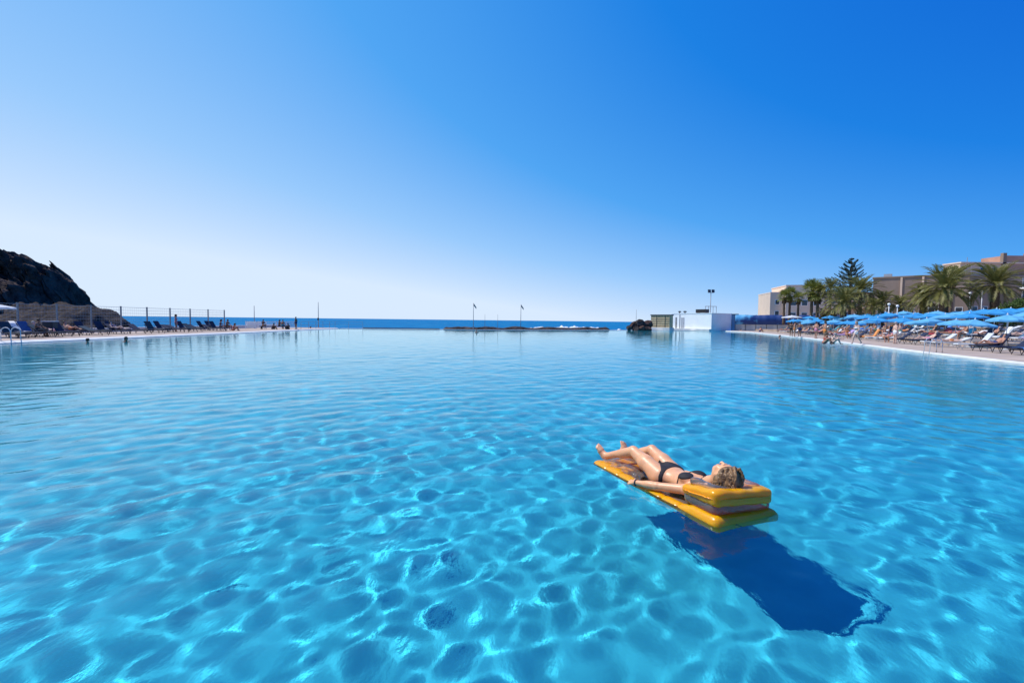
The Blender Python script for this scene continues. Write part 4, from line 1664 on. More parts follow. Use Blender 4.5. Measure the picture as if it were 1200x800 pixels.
Yc = Yc - (1.5 * nz + 1.2 * rid + 1.1 * lump) * np.clip(prof * 1.6, 0, 1)
X_ = X_ + (.34 * fbm(Zc, Yc, 14, 4, .8) + .08 * fbm(Zc, Yc, 15, 4, 2.2)) * np.clip((Zc + .5) / 3, 0, 1)
V_ = np.stack([X_, Yc, Zc], -1).reshape(-1, 3)
i_ = np.arange(n_x - 1)[:, None] * n_y + np.arange(n_y - 1)[None]
F_ = np.stack([i_, i_ + n_y, i_ + n_y + 1, i_ + 1], -1).reshape(-1, 4)
tag(npmesh('cliff', V_, F_, M['rock'], None, False), kind='structure')
# scree slope running down behind the fence to the sea
n_x, n_y = 160, 30
u_ = np.linspace(-150, 127, n_x)
top = np.interp(u_, [-150, 60, 104, 125, 127], [357, 358, 361, 377.5, 381])
X_ = gx(u_, 76.0)[:, None] * np.ones((1, n_y))
zt = gz(u_, top, 76.0)[:, None]
v_ = np.linspace(0, 1, n_y)[None] * np.ones((n_x, 1))
Y_ = 62 + 20 * v_
Z_ = SZ - .5 + (zt - SZ + .5) * np.minimum(1, v_ / .7) * np.clip((1 - v_) / .06, 0, 1) + (.42 * fbm(X_, Y_, 41, 7, .9) + .28 * np.abs(fbm(X_, Y_, 43, 6, 1.1)) - .2) * np.clip(v_ * 3, 0, 1) * np.clip((1 - v_) * 6, 0, 1)
i_ = np.arange(n_x - 1)[:, None] * n_y + np.arange(n_y - 1)[None]
tag(npmesh('slope', np.stack([X_, Y_, Z_], -1).reshape(-1, 3), np.stack([i_, i_ + n_y, i_ + n_y + 1, i_ + 1], -1).reshape(-1, 4), M['slope'], None, False), kind='structure')


# ------------------------------------------------------------------ right side
def redge(s_, off):
    """point at arc length s_ along the right pool edge (from Y = 20 on), moved off metres away from the water"""
    P = [Vector(p) for p in RE[2:-1]]
    for a_, b_ in zip(P[:-1], P[1:]):
        L2 = (b_ - a_).length
        if s_ <= L2 or b_ is P[-1]:
            d_ = (b_ - a_).normalized()
            q = a_ + d_ * s_
            return q.x + d_.y * off, q.y - d_.x * off, math.atan2(d_.y, d_.x)
        s_ -= L2


def shows(x_, y_, lo=862, hi=1212):
    return lo < 600 + x_ / y_ * FPX < hi


ladder((*redge(6.6, -0.08)[:2], DZ), redge(6.6, 0)[2] - math.pi, 'chrome pool ladder with two curved rails on the right pool edge', M['chrome'], .80)

# white block building, its annex and the ochre block wall
ba = R(60)
wb_ = empty('changing_block', (37.6, 86.0, 0), -ba, 'plain white flat-roofed block building standing at the water', 'building')
HB = gz(805, 367.5, 89)
b = MB()
b.box((-4.7, 3.0, (HB - .9) / 2), (9.4, 6.0, HB + .9))
b.build('wall', M['white'], wb_)
b = MB()
b.box((-4.7, 3.0, HB + .06), (9.52, 6.12, .12))
b.build('roof_slab', M['white'], wb_)
for x_, w_, h_ in ((-6.6, .85, 2.15), (-8.2, .40, 2.2)):
    b = MB()
    b.box((x_, -.012, .42 + h_ / 2), (w_, .03, h_))
    d_ = b.build('door', M['greyrender'] if w_ > .5 else M['post'], wb_)
    b = MB()
    b.box((x_ + w_ * .36, -.045, 1.4), (.05, .04, .16))
    b.build('handle', M['dark'], d_)
b = MB()
b.box((-4.7, -.30, .12), (9.4, .6, .5))
b.build('plinth', M['coping'], wb_)
b = MB()
b.tube([(-7.3, -.05, .4), (-7.3, -.05, HB)], .05, 6)
b.build('drain_pipe', M['post'], wb_)
ru = empty('roof_unit', (37.2, 89.3, HB + .12), -ba, 'dark louvred box unit on the roof of the white block building', 'roof unit')
b = MB()
b.box((0, 0, .42), (2.3, 1.0, .70))
b.build('casing', M['dark'], ru)
for x_ in (-.9, .9):
    b = MB()
    b.box((x_, 0, .035), (.12, .9, .07))
    b.build('foot', M['post'], ru)
b = MB()
for q in range(6):
    b.box((0, -.515, .16 + q * .10), (2.1, .03, .05))
b.build('louvre', M['frame'], ru)
for k_, (px, r_, wh) in enumerate(((793, .30, 'left of'), (802, .36, 'nearest to'))):
    b = MB()
    b.tube([(0, 0, 0), (0, 0, .22), (0, 0, .26), (0, 0, .42), (0, 0, .50)], [.10, .10, r_, r_, .06], 12)
    o_ = empty('roof_vent', ((34.2, 93.2) if k_ == 0 else (34.9, 92.2)) + (HB + .12,), 0, f'small dark mushroom vent on the white roof, {wh} the box unit' if k_ else 'small dark mushroom vent at the left of the white roof', 'vent')
    b.build('cowl', M['dark'], o_)
an_ = empty('annex', (gx(848, 91), 91, 0), R(-18), 'low pale grey annex between the white block and the blue screen', 'building')
HA = gz(848, 368.5, 91)
b = MB()
b.box((0, 2, HA / 2), (5.2, 4, HA))
b.build('wall', M['greyrender'], an_)
b = MB()
b.box((1.2, 2, HA + .07), (2.8, 4.1, .14))
b.build('roof_edge', M['dark'], an_)
for x_ in (-.6, 1.0):
    b = MB()
    b.box((x_, -.012, 1.15), (.85, .03, 2.05))
    d_ = b.build('door', M['post'], an_)
    b = MB()
    b.box((x_ + .3, -.04, 1.15), (.05, .04, .14))
    b.build('handle', M['dark'], d_)
ob = empty('pump_house', (28.85, 89.1, 0), R(-50), 'ochre block wall building with dark roof edge left of the white block', 'building')
HO = gz(773, 369.5, 88.4)
b = MB()
b.box((0, .7, .55 + (HO - .55) / 2), (4.1, 1.2, HO - .55))
b.build('wall', M['ochre'], ob)
b = MB()
b.box((0, .7, HO + .09), (4.3, 1.4, .18))
b.build('roof_edge', M['dark'], ob)
b = MB()
b.box((0, .6, -.1), (4.5, 1.6, 1.3))
b.build('plinth', M['coping'], ob)
for x_ in (-.75, 1.1):
    b = MB()
    b.box((x_, .07, 1.7), (.07, .06, 2.2))
    b.build('post', M['frame'], ob)
b = MB()
for q in range(5):
    b.box((0, .085, .85 + .45 * q), (4.08, .04, .05))
b.build('block_course', M['frame'], ob)

# floodlight mast on its gantry
mast = empty('floodlight_mast', (gx(831.5, 93), 93, DZ), 0, 'tall thin mast with two dark floodlights behind the white block', 'mast')
MHt = gz(831.5, 343, 93) - DZ
b = MB()
b.tube([(0, 0, 0), (0, 0, MHt)], [.09, .06], 8)
b.build('shaft', M['post'], mast, True)
b = MB()
b.box((0, 0, MHt), (1.3, .08, .08))
b.build('cross_arm', M['post'], mast)
for x_ in (-.38, .38):
    b = MB()
    b.box((x_, -.12, MHt + .32), (.52, .25, .55), 0, (R(-15), 'X'))
    f_ = b.build('floodlight', M['dark'], mast)
    b = MB()
    b.box((x_, -.255, MHt + .29), (.42, .02, .42), 0, (R(-15), 'X'))
    b.build('lens', M['glass'], f_)
ga = empty('gantry', (gx(832, 91.5), 91.5, DZ), 0, 'grey tubular gantry frame at the foot of the floodlight mast', 'frame')
GH = gz(832, 359, 91.5) - DZ
b = MB()
b.tube([(-1.15, 0, GH), (1.15, 0, GH)], .06, 6)
b.build('beam', M['post'], ga)
for x_ in (-1.1, -.45, .45, 1.1):
    b = MB()
    b.tube([(x_, 0, 0), (x_, 0, GH)], .045, 6)
    b.build('post', M['post'], ga)

# blue screen with faded pale patches, on a pale low wall
mt = bpy.data.materials.new('blue_screen')
mt.use_nodes = True
t = mt.node_tree
b_ = t.nodes['Principled BSDF']
b_.inputs['Roughness'].default_value = .6
tcn = t.nodes.new('ShaderNodeTexCoord')
n1 = t.nodes.new('ShaderNodeTexNoise')
n1.inputs['Scale'].default_value = .9
n1.inputs['Detail'].default_value = 5
t.links.new(tcn.outputs['Object'], n1.inputs['Vector'])
sx = t.nodes.new('ShaderNodeSeparateXYZ')
t.links.new(tcn.outputs['Object'], sx.inputs[0])
mr = t.nodes.new('ShaderNodeMapRange')
mr.inputs[1].default_value, mr.inputs[2].default_value, mr.inputs[3].default_value, mr.inputs[4].default_value = 0.5, 4.5, .22, -.06
t.links.new(sx.outputs[0], mr.inputs[0])
ad = t.nodes.new('ShaderNodeMath')
ad.operation = 'ADD'
t.links.new(n1.outputs[0], ad.inputs[0])
t.links.new(mr.outputs[0], ad.inputs[1])
r_ = t.nodes.new('ShaderNodeValToRGB')
r_.color_ramp.elements[0].position, r_.color_ramp.elements[0].color = .56, (.006, .045, .20, 1)
r_.color_ramp.elements[1].position, r_.color_ramp.elements[1].color = .74, (.10, .40, .70, 1)
t.links.new(ad.outputs[0], r_.inputs[0])
t.links.new(r_.outputs[0], b_.inputs['Base Color'])
SA, SB = Vector((gx(861, 88), 88)), Vector((gx(1006, 80), 80))
sl = (SB - SA).length
scn = empty('screen_fence', (SA.x, SA.y, DZ), math.atan2(SB.y - SA.y, SB.x - SA.x), 'long deep blue windbreak screen with faded pale patches on a low wall', 'screen')
z1, z0 = gz(880, 369, 87) - DZ, gz(880, 380.3, 87) - DZ
V_, F_ = [], []
nn = 120
for q in range(nn + 1):
    x_ = sl * q / nn
    for z_ in (z0, z0 * .5 + z1 * .5, z1):
        V_.append((x_, .05 * math.sin(x_ * 2.1) + .03 * math.sin(x_ * 5.3 + z_), z_ + (.03 * math.sin(x_ * 1.3) if z_ == z1 else 0)))
for q in range(nn):
    for k_ in range(2):
        F_.append((q * 3 + k_, q * 3 + 3 + k_, q * 3 + 4 + k_, q * 3 + 1 + k_))
b = MB()
b.add(V_, F_)
o_ = b.build('sheet', mt, scn, True)
s2 = o_.modifiers.new('cloth', 'SOLIDIFY')
s2.thickness = .03
for q in range(12):
    b = MB()
    b.tube([(sl * q / 11, .12, 0), (sl * q / 11, .12, z1 + .05)], .045, 6)
    b.build('post', M['dark'], scn)
b = MB()
b.box((sl / 2, .35, z0 / 2 - .01), (sl, .3, z0 - .02))
b.build('low_wall', M['greyrender'], scn)

# ------------------------------------------------------------------ hotel blocks
def windows(parent, spots, w_, h_, rev=.12, face=-1, y0=0.0):
    for x_, z_ in spots:
        b_ = MB()
        b_.box((x_, y0 - .02, z_), (w_ + .16, .08, h_ + .16))
        f_ = b_.build('window', M['white'], parent)
        b_ = MB()
        b_.box((x_, y0 - .065, z_), (w_, .03, h_))
        b_.build('pane', M['glass'], f_)


cb = empty('apartment_block', (gx(901, 108), 108, 0), R(-14), 'cream stepped apartment block with small windows behind the fan palms', 'building')
zc1, zc2 = gz(905, 343.5, 108), gz(925, 336, 108)
b = MB()
b.box((1.5, 5, zc1 / 2), (3.0, 10, zc1))
b.build('wall', M['cream2'], cb)
b = MB()
b.box((7.0, 4.5, zc2 / 2), (8.0, 11, zc2))
b.build('wall', M['cream'], cb)
b = MB()
b.box((16.5, 6.0, zc2 / 2 - .8), (11.0, 10, zc2 - 1.6))
b.build('wall', M['cream2'], cb)
for x_, y_, w_, z_ in ((7.0, 4.5, 8.2, zc2), (1.5, 5, 3.1, zc1), (16.5, 6, 11.1, zc2 - 1.6)):
    b = MB()
    b.box((x_, y_, z_ + .11), (w_, 11.3 if y_ == 4.5 else 10.2, .22))
    b.build('parapet', M['cream'], cb)
windows(cb, [(1.5, 4.0), (1.5, 6.6)], .8, 1.0)
windows(cb, [(4.6, 3.5), (6.9, 3.5), (9.3, 3.5), (4.6, 6.4), (6.9, 6.4), (9.3, 6.4)], 1.1, 1.2, y0=-1.0)
windows(cb, [(13, 3.5), (16, 3.5), (19, 3.5), (13, 6.2), (16, 6.2), (19, 6.2)], 1.5, 1.6, y0=1.0)
for z_ in (2.6, 5.3):
    b = MB()
    b.box((16.5, .45, z_), (9.5, 1.0, .16))
    b.box((16.5, -.02, z_ + .53), (9.5, .08, .9))
    b.build('balcony', M['cream'], cb)

# long brown block on the right: one face turned to the palms, then a straight front
br = math.atan2(-0.67, 0.74)
bb = empty('hotel_block', (78.8, 100, 0), br, 'long windowless brown hotel block with pale pilasters behind the date palms', 'building')
zb = 11.6
LB = 14.9
b = MB()
b.box((LB / 2, 8, zb / 2), (LB, 16, zb))
b.build('wall', M['brown'], bb)
b = MB()
b.box((LB / 2, 8, zb + .14), (LB + .3, 16.3, .28))
b.build('parapet', M['brown'], bb)
for x_ in (4.7, 8.1, 12.4):
    b = MB()
    b.box((x_, -.09, zb / 2), (.34, .18, zb))
    b.build('pilaster', M['cream2'], bb)
windows(bb, [(1.4, 4.2), (2.9, 4.2), (6.4, 4.2), (9.6, 4.2), (11.0, 4.2), (13.6, 4.2)], .95, 1.9)
for x_ in (2.2, 10.4):
    b = MB()
    b.box((x_, 5, zb + .75), (1.4, 1.4, .95))
    b.build('roof_unit', M['greyrender'], bb)
ub = empty('hotel_wing', (89.9, 90.2, 0), 0, 'taller hotel wing with cream top floor and red stair tower at the right edge', 'building')
b = MB()
b.box((20, 8, 5.75), (40, 16, 11.5))
b.build('lower_wall', M['brown'], ub)
zu = 14.1
b = MB()
b.box((20.0, 3.8, 11.5 + (zu - 11.5) / 2), (39.8, 3.6, zu - 11.5))
b.build('top_floor', M['cream2'], ub)
b = MB()
b.box((20.0, 3.7, zu + .12), (40.1, 4.0, .24))
b.build('parapet', M['cream'], ub)
b = MB()
b.box((11.0, 4.2, 13.6), (4.2, 4.8, 4.2))
b.build('stair_tower', M['brick'], ub)
for x_ in (8.7, 13.3):
    b = MB()
    b.box((x_, 2.0, 13.85), (.7, .6, 4.7))
    b.build('pier', M['brown'], ub)
for x_ in (1.0, 2.2):
    b = MB()
    b.box((x_, 1.93, 12.75), (.3, .14, 2.5))
    b.build('pilaster', M['cream'], ub)
b = MB()
b.tube([(3.4, 4, zu), (3.4, 4, zu + 1.5)], .05, 6)
b.build('aerial', M['post'], ub)
windows(ub, [(4.6, 12.7), (6.6, 12.7)], 1.0, 1.0, y0=2.0)
windows(ub, [(1.4, 4.4), (3.4, 4.4), (6.0, 4.4)], 1.0, 1.9)
for z_ in (9.0, 6.4):
    b = MB()
    b.box((14.0, -1.3, z_), (9.0, 2.6, .22))
    b.build('balcony_floor', M['white'], ub)
    b = MB()
    b.box((14.0, -2.53, z_ + .62), (9.0, .14, 1.02))
    b.build('balcony_front', M['white'], ub)
    windows(ub, [(11.4, z_ + 1.25), (14.0, z_ + 1.25), (16.6, z_ + 1.25)], 1.5, 1.9)

# ------------------------------------------------------------------ palms, pine, hedge
def frond_geo(V_, F_, base, az, el, L_, droop, r, leaf=.21, nst=22, lw=.050, fanned=False):
    d = Vector((math.cos(az) * math.cos(el), math.sin(az) * math.cos(el), math.sin(el)))
    side = Vector((-math.sin(az), math.cos(az), 0))
    p = Vector(base)
    st = L_ / nst
    e = el
    for k in range(nst):
        t_ = (k + .5) / nst
        e -= droop / nst * (0.5 + t_)
        d = Vector((math.cos(az) * math.cos(e), math.sin(az) * math.cos(e), math.sin(e)))
        up = side.cross(d) * -1
        q = p + d * st
        w_ = .020 * (1 - t_) + .006
        b0 = len(V_)
        V_ += [p - side * w_, p + side * w_, q + side * w_ * .9, q - side * w_ * .9]
        F_.append((b0, b0 + 1, b0 + 2, b0 + 3))
        if t_ > .12:
            ll = L_ * leaf * (math.sin(min(1, (t_ - .05) * 1.15) * 2.6) * .8 + .25) * r.uniform(.85, 1.1)
            for s2_ in (-1, 1):
                ld = (d * .62 + side * s2_ * .75 + up * .28 + Vector((0, 0, -.22 * t_))).normalized()
                wd = ld.cross(up).normalized() * lw * L_ / 3
                m_ = p + ld * ll * .5
                e_ = p + ld * ll - Vector((0, 0, .12 * ll))
                b0 = len(V_)
                V_ += [p, m_ + wd, e_, m_ - wd]
                F_.append((b0, b0 + 1, b0 + 2, b0 + 3))
        p = q


def crown_date(seed, n=58, L_=3.0):
    r = random.Random(seed)
    V_, F_ = [], []
    for k in range(n):
        u_ = (k + .5) / n
        el_ = R(82 - 100 * u_ ** 1.05) + r.uniform(-.12, .12)
        frond_geo(V_, F_, (0, 0, .15 * (1 - u_)), k * 2.39996 + r.uniform(-.2, .2), el_, L_ * r.uniform(.85, 1.08), R(62) * r.uniform(.7, 1.25), r)
    return V_, F_


def crown_fan(seed, n=28, L_=1.5):
    r = random.Random(seed)
    V_, F_ = [], []
    for k in range(n):
        u_ = (k + .5) / n
        el_ = R(80 - 125 * u_) + r.uniform(-.15, .15)
        az = k * 2.39996 + r.uniform(-.2, .2)
        d = Vector((math.cos(az) * math.cos(el_), math.sin(az) * math.cos(el_), math.sin(el_)))
        side = Vector((-math.sin(az), math.cos(az), 0))
        up = d.cross(side)
        p0 = Vector((0, 0, .1))
        p1 = p0 + d * L_ * .42
        b0 = len(V_)
        V_ += [p0 - side * .02, p0 + side * .02, p1 + side * .02, p1 - side * .02]
        F_.append((b0, b0 + 1, b0 + 2, b0 + 3))
        nb = 15
        for j in range(nb):
            a_ = (j / (nb - 1) - .5) * R(215)
            ld = (d * math.cos(a_) + side * math.sin(a_) + up * .12 * math.cos(2 * a_)).normalized()
            ll = L_ * .62 * (.72 + .28 * math.cos(a_)) * r.uniform(.9, 1.1)
            wd = ld.cross(up).normalized() * .045 * L_ / 1.5
            b0 = len(V_)
            tip = p1 + ld * ll - Vector((0, 0, .22 * ll))
            V_ += [p1, p1 + ld * ll * .55 + wd, tip, p1 + ld * ll * .55 - wd]
            F_.append((b0, b0 + 1, b0 + 2, b0 + 3))
    return V_, F_


CROWN = {}


def geo_mesh(key, maker, m):
    if key not in CROWN:
        V_, F_ = maker()
        me = bpy.data.meshes.new(key[0])
        me.from_pydata([tuple(v) for v in V_], [], F_)
        me.update()
        me.materials.append(m)
        CROWN[key] = me
    return CROWN[key]


def palm(px, py, Y_, rad, kind, label, group, base, tr_rad=.22, seed=0, lean=0.0):
    z_ = gz(px, py, Y_)
    e = empty('date_palm' if kind == 'date' else 'fan_palm', (gx(px, Y_), Y_, base), 0, label, 'palm', group)
    h_ = z_ - base
    b_ = MB()
    pts, rads = [], []
    for q in range(13):
        t_ = q / 12
        pts.append((lean * t_ * t_, 0, h_ * t_))
        rads.append(tr_rad * ((1.25 - .35 * t_) + (.10 if q % 2 else 0) + (.35 * max(0, t_ - .8) * 5 if kind == 'date' else 0)))
    b_.tube(pts, rads, 10)
    b_.build('trunk', M['trunk'], e, True)
    if kind == 'date':
        me = geo_mesh(('crown', 'date', seed % 3), lambda: crown_date(40 + seed % 3), M['frond'])
        k_ = rad / 3.0
    else:
        me = geo_mesh(('crown', 'fan', seed % 2), lambda: crown_fan(60 + seed % 2), M['fan'])
        k_ = rad / 1.5
    c_ = link('crown', me, e)
    c_.location = (lean, 0, h_)
    c_.rotation_euler = (0, 0, seed * 1.7)
    c_.scale = (k_, k_, k_ * 1.05)
    if kind == 'fan':
        def mk():
            r = random.Random(5)
            V_, F_ = [], []
            for q in range(90):
                a_ = r.uniform(0, 6.28)
                z0_ = -r.uniform(.0, .55)
                ln = r.uniform(.35, .75)
                o1 = r.uniform(.22, .42)
                t1 = Vector((.14 * math.cos(a_), .14 * math.sin(a_), z0_))
                t2 = Vector((o1 * math.cos(a_), o1 * math.sin(a_), z0_ - ln))
                sd_ = Vector((-math.sin(a_), math.cos(a_), 0)) * .10
                b0 = len(V_)
                V_ += [t1 - sd_ * .4, t1 + sd_ * .4, t2 + sd_, t2 - sd_]
                F_.append((b0, b0 + 1, b0 + 2, b0 + 3))
            return V_, F_
        s2_ = link('dead_skirt', geo_mesh(('dead_skirt', 'fan', 0), mk, M['skirt']), e)
        s2_.location = (lean, 0, h_)
        s2_.scale = (k_, k_, k_)
    return e


GF, GD = 'fan palms before the cream block', 'date palms behind the parasols'
LZ = TZ[3]
palm(917.5, 348, 80, 1.5, 'fan', 'left one of two slim fan palms at the left end of the palm group', GF, LZ, .17, 0)
palm(924, 346, 80.5, 1.7, 'fan', 'right one of two slim fan palms at the left end of the palm group', GF, LZ, .17, 1)
palm(934, 350, 79, 1.35, 'fan', 'small fan palm with brown skirt between the slim pair and the tall pair', GF, LZ, .16, 2)
palm(949.5, 341, 76, 2.3, 'fan', 'bright green fan palm, left of the tall pair', GF, LZ, .20, 3)
palm(956.5, 345, 75, 2.1, 'fan', 'bright green fan palm, right of the tall pair and slightly lower', GF, LZ, .20, 4)
palm(971, 340, 73, 2.4, 'date', 'dark date palm on a tall thin trunk left of the pine', GD, LZ, .18, 1)
palm(987, 356, 63, 2.9, 'date', 'shaggy low date palm standing in front of the pine', GD, LZ, .34, 2)
palm(1006, 343, 68, 3.1, 'date', 'date palm just right of the pine, tall with drooping fronds', GD, LZ, .24, 0)
palm(1022, 360, 64, 1.6, 'date', 'small low date palm at the left foot of the brown block', GD, LZ, .22, 1)
palm(1032, 355, 66, 2.2, 'date', 'small date palm before the left pilaster of the brown block', GD, LZ, .24, 2)
palm(1053, 358, 67, 2.0, 'date', 'low spreading date palm between two pilasters of the brown block', GD, LZ, .24, 0)
palm(1080, 353, 60, 2.6, 'date', 'mid-sized date palm left of the biggest palm, with fat trunk', GD, LZ, .36, 1)
palm(1104, 341, 57, 3.8, 'date', 'biggest date palm with wide bright crown and fat trunk', GD, LZ, .42, 2)
palm(1112, 326, 76, 2.2, 'fan', 'dark rounded palm crown rising behind the biggest date palm', GF, LZ, .22, 1)
palm(1163, 336, 56, 3.6, 'date', 'large date palm before the cream wing near the right edge', GD, LZ, .40, 0)

# tall layered pine
pe = empty('norfolk_pine', (gx(994, 84), 84, LZ), 0, 'tall dark layered pine rising above the palms', 'pine tree')
PH_ = gz(994, 301, 84) - LZ
b = MB()
b.tube([(0, 0, 0), (.05, 0, PH_ * .5), (0, 0, PH_ - .2)], [.28, .18, .03], 8)
b.build('trunk', M['bark'], pe, True)
V_, F_ = [], []
r = random.Random(9)
for lv in range(13):
    t_ = lv / 12
    z_ = PH_ * (.28 + .70 * t_) - .4
    rad = (4.9 * (1 - t_) ** .62 + .3) * r.uniform(.9, 1.08)
    nb = 7 if t_ < .8 else 5
    for q in range(nb):
        az = 6.283 * q / nb + lv * .45 + r.uniform(-.15, .15)
        L_ = rad * r.uniform(.82, 1.08)
        p = Vector((0, 0, z_))
        for k in range(9):
            u_ = k / 9
            e_ = R(6 + 30 * u_ + 14 * t_)
            d = Vector((math.cos(az) * math.cos(e_), math.sin(az) * math.cos(e_), math.sin(e_)))
            side = Vector((-math.sin(az), math.cos(az), 0))
            q2 = p + d * L_ / 9
            for s2_ in (-1, 1):
                for ang in (.35, -.15):
                    ld = (d * .65 + side * s2_ * .7 + Vector((0, 0, ang))).normalized()
                    ll = (.26 + .42 * math.sin(3.1 * (u_ * .8 + .15))) * (.5 + .5 * (1 - t_))
                    wd = Vector((0, 0, .055)) + d * .035
                    b0 = len(V_)
                    V_ += [p, p + ld * ll * .6 + wd, p + ld * ll, p + ld * ll * .6 - wd]
                    F_.append((b0, b0 + 1, b0 + 2, b0 + 3))
            b0 = len(V_)
            V_ += [p + Vector((0, 0, .05)), p - Vector((0, 0, .05)), q2 - Vector((0, 0, .045)), q2 + Vector((0, 0, .045))]
            F_.append((b0, b0 + 1, b0 + 2, b0 + 3))
            p = q2
me = bpy.data.meshes.new('crown')
me.from_pydata([tuple(v) for v in V_], [], F_)
me.update()
me.materials.append(M['pine'])
link('crown', me, pe)


def leafmass(name, blobs, n, size, m, seed, parent=None):
    r = random.Random(seed)
    V_, F_ = [], []
    for _ in range(n):
        c_, rd = r.choice(blobs)
        d = Vector((r.gauss(0, 1), r.gauss(0, 1), r.gauss(0, 1))).normalized()
        k_ = r.random() ** .35
        p = Vector((c_[0] + d.x * rd[0] * k_, c_[1] + d.y * rd[1] * k_, c_[2] + d.z * rd[2] * k_))
        a_ = Vector((r.gauss(0, 1), r.gauss(0, 1), r.gauss(0, .7))).normalized()
        b2 = a_.cross(d + Vector((.01, .3, .2))).normalized()
        s1 = size * r.uniform(.6, 1.3)
        b0 = len(V_)
        V_ += [p - a_ * s1, p + b2 * s1 * .45, p + a_ * s1, p - b2 * s1 * .45]
        F_.append((b0, b0 + 1, b0 + 2, b0 + 3))
    me = bpy.data.meshes.new(name)
    me.from_pydata([tuple(v) for v in V_], [], F_)
    me.update()
    me.materials.append(m)
    return link(name, me, parent)


bs = empty('bush', (gx(1150, 46), 46, LZ), 0, 'round dry olive bush under the large right palm', 'bush')
r = random.Random(3)
leafmass('foliage', [((r.uniform(-.7, .7), r.uniform(-.6, .6), r.uniform(.5, 1.5)), (.5, .5, .45)) for _ in range(16)], 2600, .11, M['bush'], 4, bs)
b = MB()
for q in range(5):
    b.tube([(0, 0, 0), (.3 * math.cos(q * 1.3), .3 * math.sin(q * 1.3), .9)], [.05, .02], 5)
b.build('stem', M['bark'], bs)
hg = empty('hedge', (gx(1190, 50), 50, LZ), 0, 'long bright green hedge sloping up at the right edge of the photo', 'hedge')
blobs = []
for q in range(46):
    x_ = -2.8 + q * .24
    top = 1.2 + 2.6 * (1 - math.exp(-max(0, x_ + 2.9) / 2.2))
    blobs.append(((x_, r.uniform(-.5, .5) + .12 * x_, r.uniform(.4, max(.5, top - .45))), (.62, .7, .55)))
    blobs.append(((x_, r.uniform(-.5, .5) + .12 * x_, top - .5 + r.uniform(-.15, .15)), (.6, .7, .5)))
leafmass('foliage', blobs, 11000, .11, M['hedge'], 6, hg)
low = empty('shrub', (gx(969, 70), 70, LZ), 0, 'pale olive shrub under the dark thin-trunked palm left of the pine', 'bush')
leafmass('foliage', [((r.uniform(-1, 1), r.uniform(-.5, .5), r.uniform(.5, 2.4)), (.6, .5, .6)) for _ in range(14)], 1700, .15, M['bush'], 8, low)
b = MB()
b.tube([(0, 0, 0), (.1, 0, 1.2)], [.07, .03], 5)
b.build('stem', M['bark'], low)

# slim lamp posts among the parasols
for px, py, Y_, lab in ((1040, 358, 52, 'left one of two slim white lamp posts among the parasols'), (1050, 360, 53, 'right one of two slim white lamp posts among the parasols'),
                        (1134, 345, 60, 'white lamp post between the biggest palm and the right palm'), (1148, 343, 62, 'white lamp post just left of the large right palm')):
    e = empty('lamp_post', (gx(px, Y_), Y_, LZ), 0, lab, 'lamp post')
    h_ = gz(px, py, Y_) - LZ
    b = MB()
    b.tube([(0, 0, 0), (0, 0, h_)], [.06, .045], 8)
    b.build('shaft', M['whiteframe'], e, True)
    b = MB()
    b.tube([(0, 0, h_), (0, 0, h_ + .06), (0, 0, h_ + .22), (0, 0, h_ + .28)], [.05, .13, .15, .03], 10)
    b.build('lamp_head', M['white'], e, True)

# ------------------------------------------------------------------ rows of loungers, towels, people and parasols
ROWS = [('right poolside row', 3.3, TZ[0], 1.75), ('right front terrace row', 7.4, TZ[1], 1.7), ('right back terrace row', 10.3, TZ[1], 1.8),
        ('right upper terrace row', 15.0, TZ[2], 1.9)]
GR = 'sun loungers on the right deck'
GT = 'towels on the right deck loungers'
GP = 'bathers on the right deck'
tow_cols = ['white', 'turquoise', 'blue', 'white', 'red', 'blue', 'white', 'lilac', 'blue', 'white', 'turquoise', 'pink', 'orange']
cl_cols = ['black', 'navy', 'red', 'white', 'green', 'pink', 'orange', 'teal']
skn = ['tanned', 'fair', 'sunburnt', 'dark-skinned']
rg = random.Random(21)
for rn, off, z_, step in ROWS:
    s_, k_ = 0.8, 0
    while s_ < 66 and k_ < 30:
        x_, y_, a_ = redge(s_, off)
        s_ += step * rg.uniform(.85, 1.2) + (1.1 if k_ % 4 == 3 else 0)
        if not shows(x_, y_, 880, 1206) or y_ > 74:
            continue
        if rn == 'right poolside row' and (rg.random() < .12):
            continue
        rz = a_ - math.pi / 2 + math.pi + math.pi / 2 + math.pi
        rz = a_ - math.pi + R(rg.uniform(-9, 9))      # local +y points away from the water
        ang = rg.choice([R(24), R(42), R(42), R(58)])
        wh = rg.random() < .22
        fab = M['navy'] if rg.random() < .72 else M['navy2']
        if wh:
            fab = M['whiteframe']
        cn = 'white' if wh else 'dark navy' if fab is M['navy'] else 'blue'
        place = f'{ORD[k_]} from the near end of the {rn}'
        loc = (x_, y_, z_)
        lounger(loc, rz, ang, f'{cn} sun lounger, {place}', GR, fab, None, wh)
        q = rg.random()
        if q < .42:
            tcx = rg.choice(tow_cols)
            towel(loc, rz, ang, tcx, f'{tcx} towel on the {ORD[k_]} lounger of the {rn}', GT)
        if rg.random() < (.62 if off < 8 else .45):
            po_ = 'lounge' if ang > R(30) else 'lie'
            fm = rg.random() < .5
            cc, sk = rg.choice(cl_cols), rg.randrange(3)
            if rg.random() < .22:
                person('sit', fm, (x_ + math.cos(rz) * .1, y_ + math.sin(rz) * .1, z_ + .36), rz + rg.choice([-1.57, 1.57, 3.14]), f'{skn[sk]} person in {cc} swimwear sitting on the {ORD[k_]} lounger of the {rn}', sk, cc, rg.randrange(4), GP)
            else:
                person(po_, fm, loc, rz, f'{skn[sk]} person in {cc} swimwear reclining on the {ORD[k_]} lounger of the {rn}', sk, cc, rg.randrange(4), GP)
        k_ += 1

